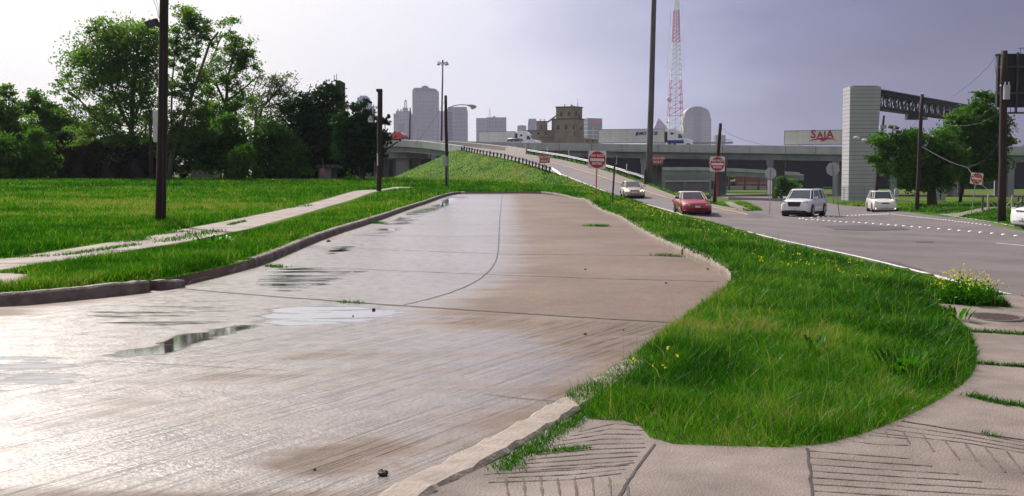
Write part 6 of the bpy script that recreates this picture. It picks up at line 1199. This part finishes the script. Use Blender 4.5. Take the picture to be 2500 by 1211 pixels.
def blades(name, label, p, h, wd, lean, tone, r, m='grass', two=True):
    n = len(p); an = r.uniform(0, 2*math.pi, n); side = np.stack([np.cos(an), np.sin(an), np.zeros(n)], 1)*wd[:, None]*.5; la = r.uniform(0, 2*math.pi, n); l = np.stack([np.cos(la), np.sin(la), np.zeros(n)], 1)*(lean*h)[:, None]; up = np.zeros((n, 3)); up[:, 2] = h
    p = p-np.array([0, 0, .01])
    if two:
        a = p-side; b = p+side; c = p+up*.55+l*.3+side*.7; d = p+up*.55+l*.3-side*.7; e = p+up+l
        V = np.stack([a, b, c, d, e], 1).reshape(-1, 3); k = np.arange(n)[:, None]*5; F = np.concatenate([k+np.array([[0, 1, 2]]), k+np.array([[0, 2, 3]]), k+np.array([[3, 2, 4]])]); tn = np.repeat(tone, 5)
    else:
        V = np.stack([p-side, p+side, p+up+l], 1).reshape(-1, 3); F = np.arange(3*n).reshape(n, 3); tn = np.repeat(tone, 3)
    o = fast_mesh(name, V, F, m, tone=np.clip(tn, 0, 1)); return tag(o, label, 'grass', kind='stuff')
r = np.random.default_rng(99)
cx_, cy_ = tc_[:, 0], tc_[:, 1]; D = np.hypot(cx_, cy_); vis = (np.abs(cx_) < cy_*.56+2.5) & (cy_ > 3)
dmain = np.full(len(cx_), 9.); q_ = D < 60; dmain[q_] = dist_poly(MAIN, cx_[q_], cy_[q_])
right = cx_ > np.interp(cy_, [0, 12, 75, 80], [-1, 0, 1.5, 200])
dens = np.where(D < 11, 5200, np.where(D < 17, 2600, 3.6e5/np.maximum(D, 1)**2.02)); dens = np.minimum(dens, 5200)
def tone_of(p, base=.42, amp=.5):
    x, y = p[:, 0], p[:, 1]; return base+amp*(vnoise(x, y, 1.3, 1)-.5)+amp*.7*(vnoise(x, y, 6, 2)-.5)+r.normal(0, .21, len(p))+amp*.8*(vnoise(x, y, .33, 77)-.5)+(r.uniform(size=len(p)) < .05)*.5
# right verge
m_ = vis & right & (D < 110); p = scatter(m_, dens, r); x, y = p[:, 0], p[:, 1]; d = np.hypot(x, y); n = len(p)
dm = np.minimum.reduce([dist_poly(MAIN, x, y), dist_poly(WALKR, x, y), dist_poly(ASPH, x, y)])
edge = .45+.55*sst(0, .3, dm); brown = np.exp(-(((x-1.9)/1.3)**2+((y-9.6)/.7)**2))*.42*vnoise(x, y, .35, 5)*1.6
hh = (.02+.085*edge)*(.45+.7*vnoise(x, y, .8, 7)+.6*vnoise(x, y, .25, 70))*r.uniform(.6, 1.25, n)*np.interp(d, [8, 14, 40], [1, 1.0, 1.2]); hh = np.where(r.uniform(size=n) < .015, hh*1.9, hh); da = dist_poly(ASPH, x, y); hh *= np.where(y > 13.5, np.clip(da/1.6, .12, 1), 1)
blades('verge_grass', 'long bright green grass covering the right verge', p, hh, np.interp(d, [6, 12, 40, 110], [.0042, .0075, .027, .07])*r.uniform(.7, 1.3, n), r.uniform(.1, 1.1, n), tone_of(p, .34, .62)+brown, r)
print('verge', n)
# left lot + strip + hill
m_ = vis & ~right & ((D < 135) | ((cx_ > -27) & (cx_ < 10) & (D < 186))); p = scatter(m_, dens*np.where(D < 45, .9, .75), r); x, y = p[:, 0], p[:, 1]; d = np.hypot(x, y); n = len(p)
dm = np.minimum(dist_poly(MAIN, x, y), dist_poly(WALKL, x, y)); edge = sst(0, .3, dm); strip = (x > -8.2) & (y < 75)
dp = dist_poly(dirtpath, x, y, False); kp = dp > 1.1+vnoise(x, y, 1.5, 3)*1.3; p, x, y, d, edge, strip = [v[kp] for v in (p, x, y, d, edge, strip)]; n = len(p)
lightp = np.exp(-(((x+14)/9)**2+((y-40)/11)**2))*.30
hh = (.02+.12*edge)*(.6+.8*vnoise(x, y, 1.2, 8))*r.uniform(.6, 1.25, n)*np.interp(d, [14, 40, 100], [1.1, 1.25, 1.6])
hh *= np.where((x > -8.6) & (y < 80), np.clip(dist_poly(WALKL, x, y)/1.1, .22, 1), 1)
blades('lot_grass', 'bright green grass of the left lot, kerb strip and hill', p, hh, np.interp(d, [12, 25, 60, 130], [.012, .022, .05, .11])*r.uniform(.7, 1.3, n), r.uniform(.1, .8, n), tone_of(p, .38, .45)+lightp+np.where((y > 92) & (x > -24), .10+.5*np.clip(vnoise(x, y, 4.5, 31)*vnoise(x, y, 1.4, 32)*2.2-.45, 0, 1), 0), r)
print('lot', n)
# weeds in joints, at kerbs and in the gutter
W = []
def weedline(px, n_, sp, zf=zmesh): 
    q = resamp(gp(px), .05); i = r.integers(0, len(q), n_); a = q[i]+r.normal(0, sp, (n_, 2)); W.append(np.column_stack([a, zf(a)]))
weedline([(2330, 824), (2400, 828), (2500, 832)], 600, .028); weedline([(2390, 900), (2500, 908)], 420, .012); weedline([(2372, 978), (2440, 995), (2500, 1003)], 700, .028); weedline([(2400, 1072), (2430, 1078)], 60, .015)
weedline([(1225, 1160), (1270, 1125), (1330, 1085), (1400, 1040), (1450, 1000)], 2600, .045); weedline([(1310, 1118), (1370, 1113), (1430, 1108)], 350, .02)
weedline([(395, 700), (410, 688), (420, 700)], 450, .06); weedline([(650, 650), (690, 653)], 220, .05); weedline([(905, 545), (930, 546)], 260, .09); weedline([(1435, 552), (1480, 553)], 260, .10); weedline([(1605, 624), (1660, 627)], 220, .06)
weedline([(830, 738), (880, 740)], 100, .03); weedline([(250, 598), (340, 595), (330, 585), (400, 575), (450, 573)], 1500, .16); weedline([(0, 638), (160, 632), (330, 607)], 900, .10); weedline([(395, 600), (460, 588), (520, 572)], 700, .2); weedline([(560, 556), (600, 546)], 200, .05); weedline([(700, 512), (760, 505)], 100, .1)
p = np.concatenate(W); n = len(p); d = np.hypot(p[:, 0], p[:, 1])
blades('weeds', 'small weeds growing in the joints and gutters', p, r.uniform(.015, .055, n)*np.interp(d, [6, 20, 40], [.9, 1.5, 2.2]), np.interp(d, [6, 20, 40], [.006, .013, .03])*r.uniform(.7, 1.3, n), r.uniform(.2, 1.1, n), r.normal(.35, .18, n), r)
# seed-head stalks
m_ = vis & right & (D < 35) & (D > 5.5); p = scatter(m_, np.where(D < 16, 6, 4)*1., r); p = p[dist_poly(ASPH, p[:, 0], p[:, 1]) > 1.5]; n = len(p)
blades('grass_stalks', 'thin pale seed-head stalks standing above the verge grass', p, r.uniform(.22, .42, n), np.full(n, .0042)*np.interp(np.hypot(p[:, 0], p[:, 1]), [8, 30], [1, 2.6]), r.uniform(.05, .35, n), r.uniform(.72, .98, n), r)
# broad-leaved weeds
def broad(label, px, py, R_, n_, h, sz, tone=.35):
    b = G(px, py); b.z = float(zmesh(np.array([[b.x, b.y]]))[0]); V = []; F = []
    for i in range(n_):
        a = r.uniform(0, 2*math.pi); rad = r.uniform(0, R_); c = np.array([math.cos(a)*rad, math.sin(a)*rad, 0]); o_ = np.array([math.cos(a), math.sin(a), 0]); s_ = np.array([-math.sin(a), math.cos(a), 0]); L = sz*r.uniform(.7, 1.3); hh_ = h*r.uniform(.6, 1.1); k = len(V)
        V += [c, c+o_*L*.35+s_*L*.16+[0, 0, hh_*.6], c+o_*L*.8+s_*L*.12+[0, 0, hh_], c+o_*L*1.15+[0, 0, hh_*.95], c+o_*L*.8-s_*L*.12+[0, 0, hh_], c+o_*L*.35-s_*L*.16+[0, 0, hh_*.6]]; F += [[k, k+1, k+2], [k, k+2, k+4], [k, k+4, k+5], [k+2, k+3, k+4]]
    t = thing('weed_plant', label, 'plant', tuple(b)); fast_mesh('leaves', V, F, 'grass', t, tone=np.clip(r.normal(tone, .08, len(V)), 0, 1)); return t
broad('broad-leaved dock plant in the right part of the foreground grass', 2200, 925, .16, 34, .16, .12); broad('leafy weed at the right rim of the grass by the slab joint', 2335, 800, .12, 26, .13, .10, .5); broad('broad-leaved weed near the brown patch in the grass', 1990, 880, .06, 12, .14, .09); broad('wide-leaved weed clump behind the broken left kerb', 520, 620, .3, 60, .22, .17, .4)
# yellow flowers
def flowers(pts, hts, fs, n_per, spread):
    V = []; F = []; SV = []; SF = []
    for (x, y, z), h in zip(pts, hts):
        k = len(SV); w_ = .004+.0002*y; dx, dy = r.normal(0, .12, 2)*h; SV += [(x-w_, y, z), (x+w_, y, z), (x+dx, y+dy, z+h)]; SF.append([k, k+1, k+2])
        for _ in range(n_per):
            c = np.array([x+dx, y+dy, z+h])+r.normal(0, spread, 3)*[1, 1, .7]; k = len(V); a = r.normal(size=3); a /= np.linalg.norm(a); b = np.cross(a, r.normal(size=3)); b /= np.linalg.norm(b); s_ = fs*r.uniform(.7, 1.3); V += [c-a*s_, c+b*s_, c+a*s_, c-b*s_]; F.append([k, k+1, k+2, k+3])
    return V, F, SV, SF
b = G(2385, 765); N_ = 110; a = r.uniform(0, 2*math.pi, N_); rad = np.sqrt(r.uniform(0, 1, N_)); px_ = b.x-.02+np.cos(a)*rad*.38; py_2 = b.y+.3+np.sin(a)*rad*.35; z_ = zmesh(np.column_stack([px_, py_2])); hts = (.44-.16*rad)*r.uniform(.55, 1.1, N_)
t = thing('flowering_mustard', 'bushy yellow-flowered mustard clump at the edge of the corner sidewalk', 'flowering plant', (b.x, b.y, b.z)); o_ = np.array((b.x, b.y, b.z)); V, F, SV, SF = flowers(np.column_stack([px_, py_2, z_]), hts, .011, 3, .02); fast_mesh('blossoms', np.array(V)-o_, F, 'petal', t, tone=r.uniform(0, 1, len(V))); fast_mesh('stems', np.array(SV)-o_, SF, 'grass', t, tone=np.full(len(SV), .4))
n = 2000; i = r.integers(0, N_, n); pp = np.column_stack([px_[i]+r.normal(0, .05, n), py_2[i]+r.normal(0, .05, n), z_[i]+hts[i]*r.uniform(0, .8, n)])-o_; V, F = leaves(pp, .022, r); fast_mesh('foliage', V, F, 'grass', t, tone=np.clip(r.normal(.42, .12, len(V)), 0, 1))
zones = [(gp([(1800, 650), (1880, 690), (2050, 720), (2200, 720), (2150, 690), (1900, 640)]), 34, .012, .16), (gp([(1400, 470), (1480, 500), (1620, 580), (1760, 600), (1900, 620), (1700, 545), (1560, 500), (1440, 465)]), 380, .015, .2), (gp([(1520, 440), (1560, 455), (1700, 488), (1760, 500), (1700, 470), (1580, 440)]), 220, .024, .2), (gp([(1500, 930), (1600, 900), (1700, 980), (1550, 1000)]), 5, .012, .2)]
FV, FF, FS, FSF = [], [], [], []
for pl, n_, fs, h in zones:
    pl = np.array(pl); lo, hi = pl.min(0), pl.max(0); c = []
    while len(c) < n_:
        q = r.uniform(lo, hi, (4000, 2)); q = q[inside(pl, q[:, 0], q[:, 1])]; q = q[(vnoise(q[:, 0], q[:, 1], 1.1, 12) > .5)]; c += list(q)
        if len(q) == 0: break
    c = np.array(c[:n_]); z_ = zmesh(c); V, F, SV, SF = flowers(np.column_stack([c, z_]), h*r.uniform(.7, 1.4, len(c)), fs, 3, fs*1.6); k = len(FV); FV += V; FF += [[i+k for i in f] for f in F]; k = len(FS); FS += SV; FSF += [[i+k for i in f] for f in SF]
tag(fast_mesh('wildflowers', FV, FF, 'petal', tone=r.uniform(0, 1, len(FV))), 'scattered tiny yellow wildflowers in the verge grass', 'wildflower', kind='stuff')
tag(fast_mesh('wildflower_stems', FS, FSF, 'grass', tone=np.full(len(FS), .4)), 'thin green stems of the scattered yellow wildflowers', 'wildflower', kind='stuff')

# ------------------------------------------------------------------ haze
hz = MB(); hz.box(-1500, 1500, -350, 3050, -6, 290); ho = hz.build('haze', [], None); m = bpy.data.materials.new('haze_air'); m.use_nodes = True; nt = m.node_tree; nt.nodes.clear(); o = N(nt, 'ShaderNodeOutputMaterial'); v = N(nt, 'ShaderNodeVolumePrincipled', inp={'Density': HAZE}); v.inputs['Color'].default_value = (.72, .69, .98, 1); LK(nt, v.outputs[0], o.inputs['Volume']); ho.data.materials.append(m); tag(ho, 'thin pale lilac haze filling the air', 'haze', kind='stuff')
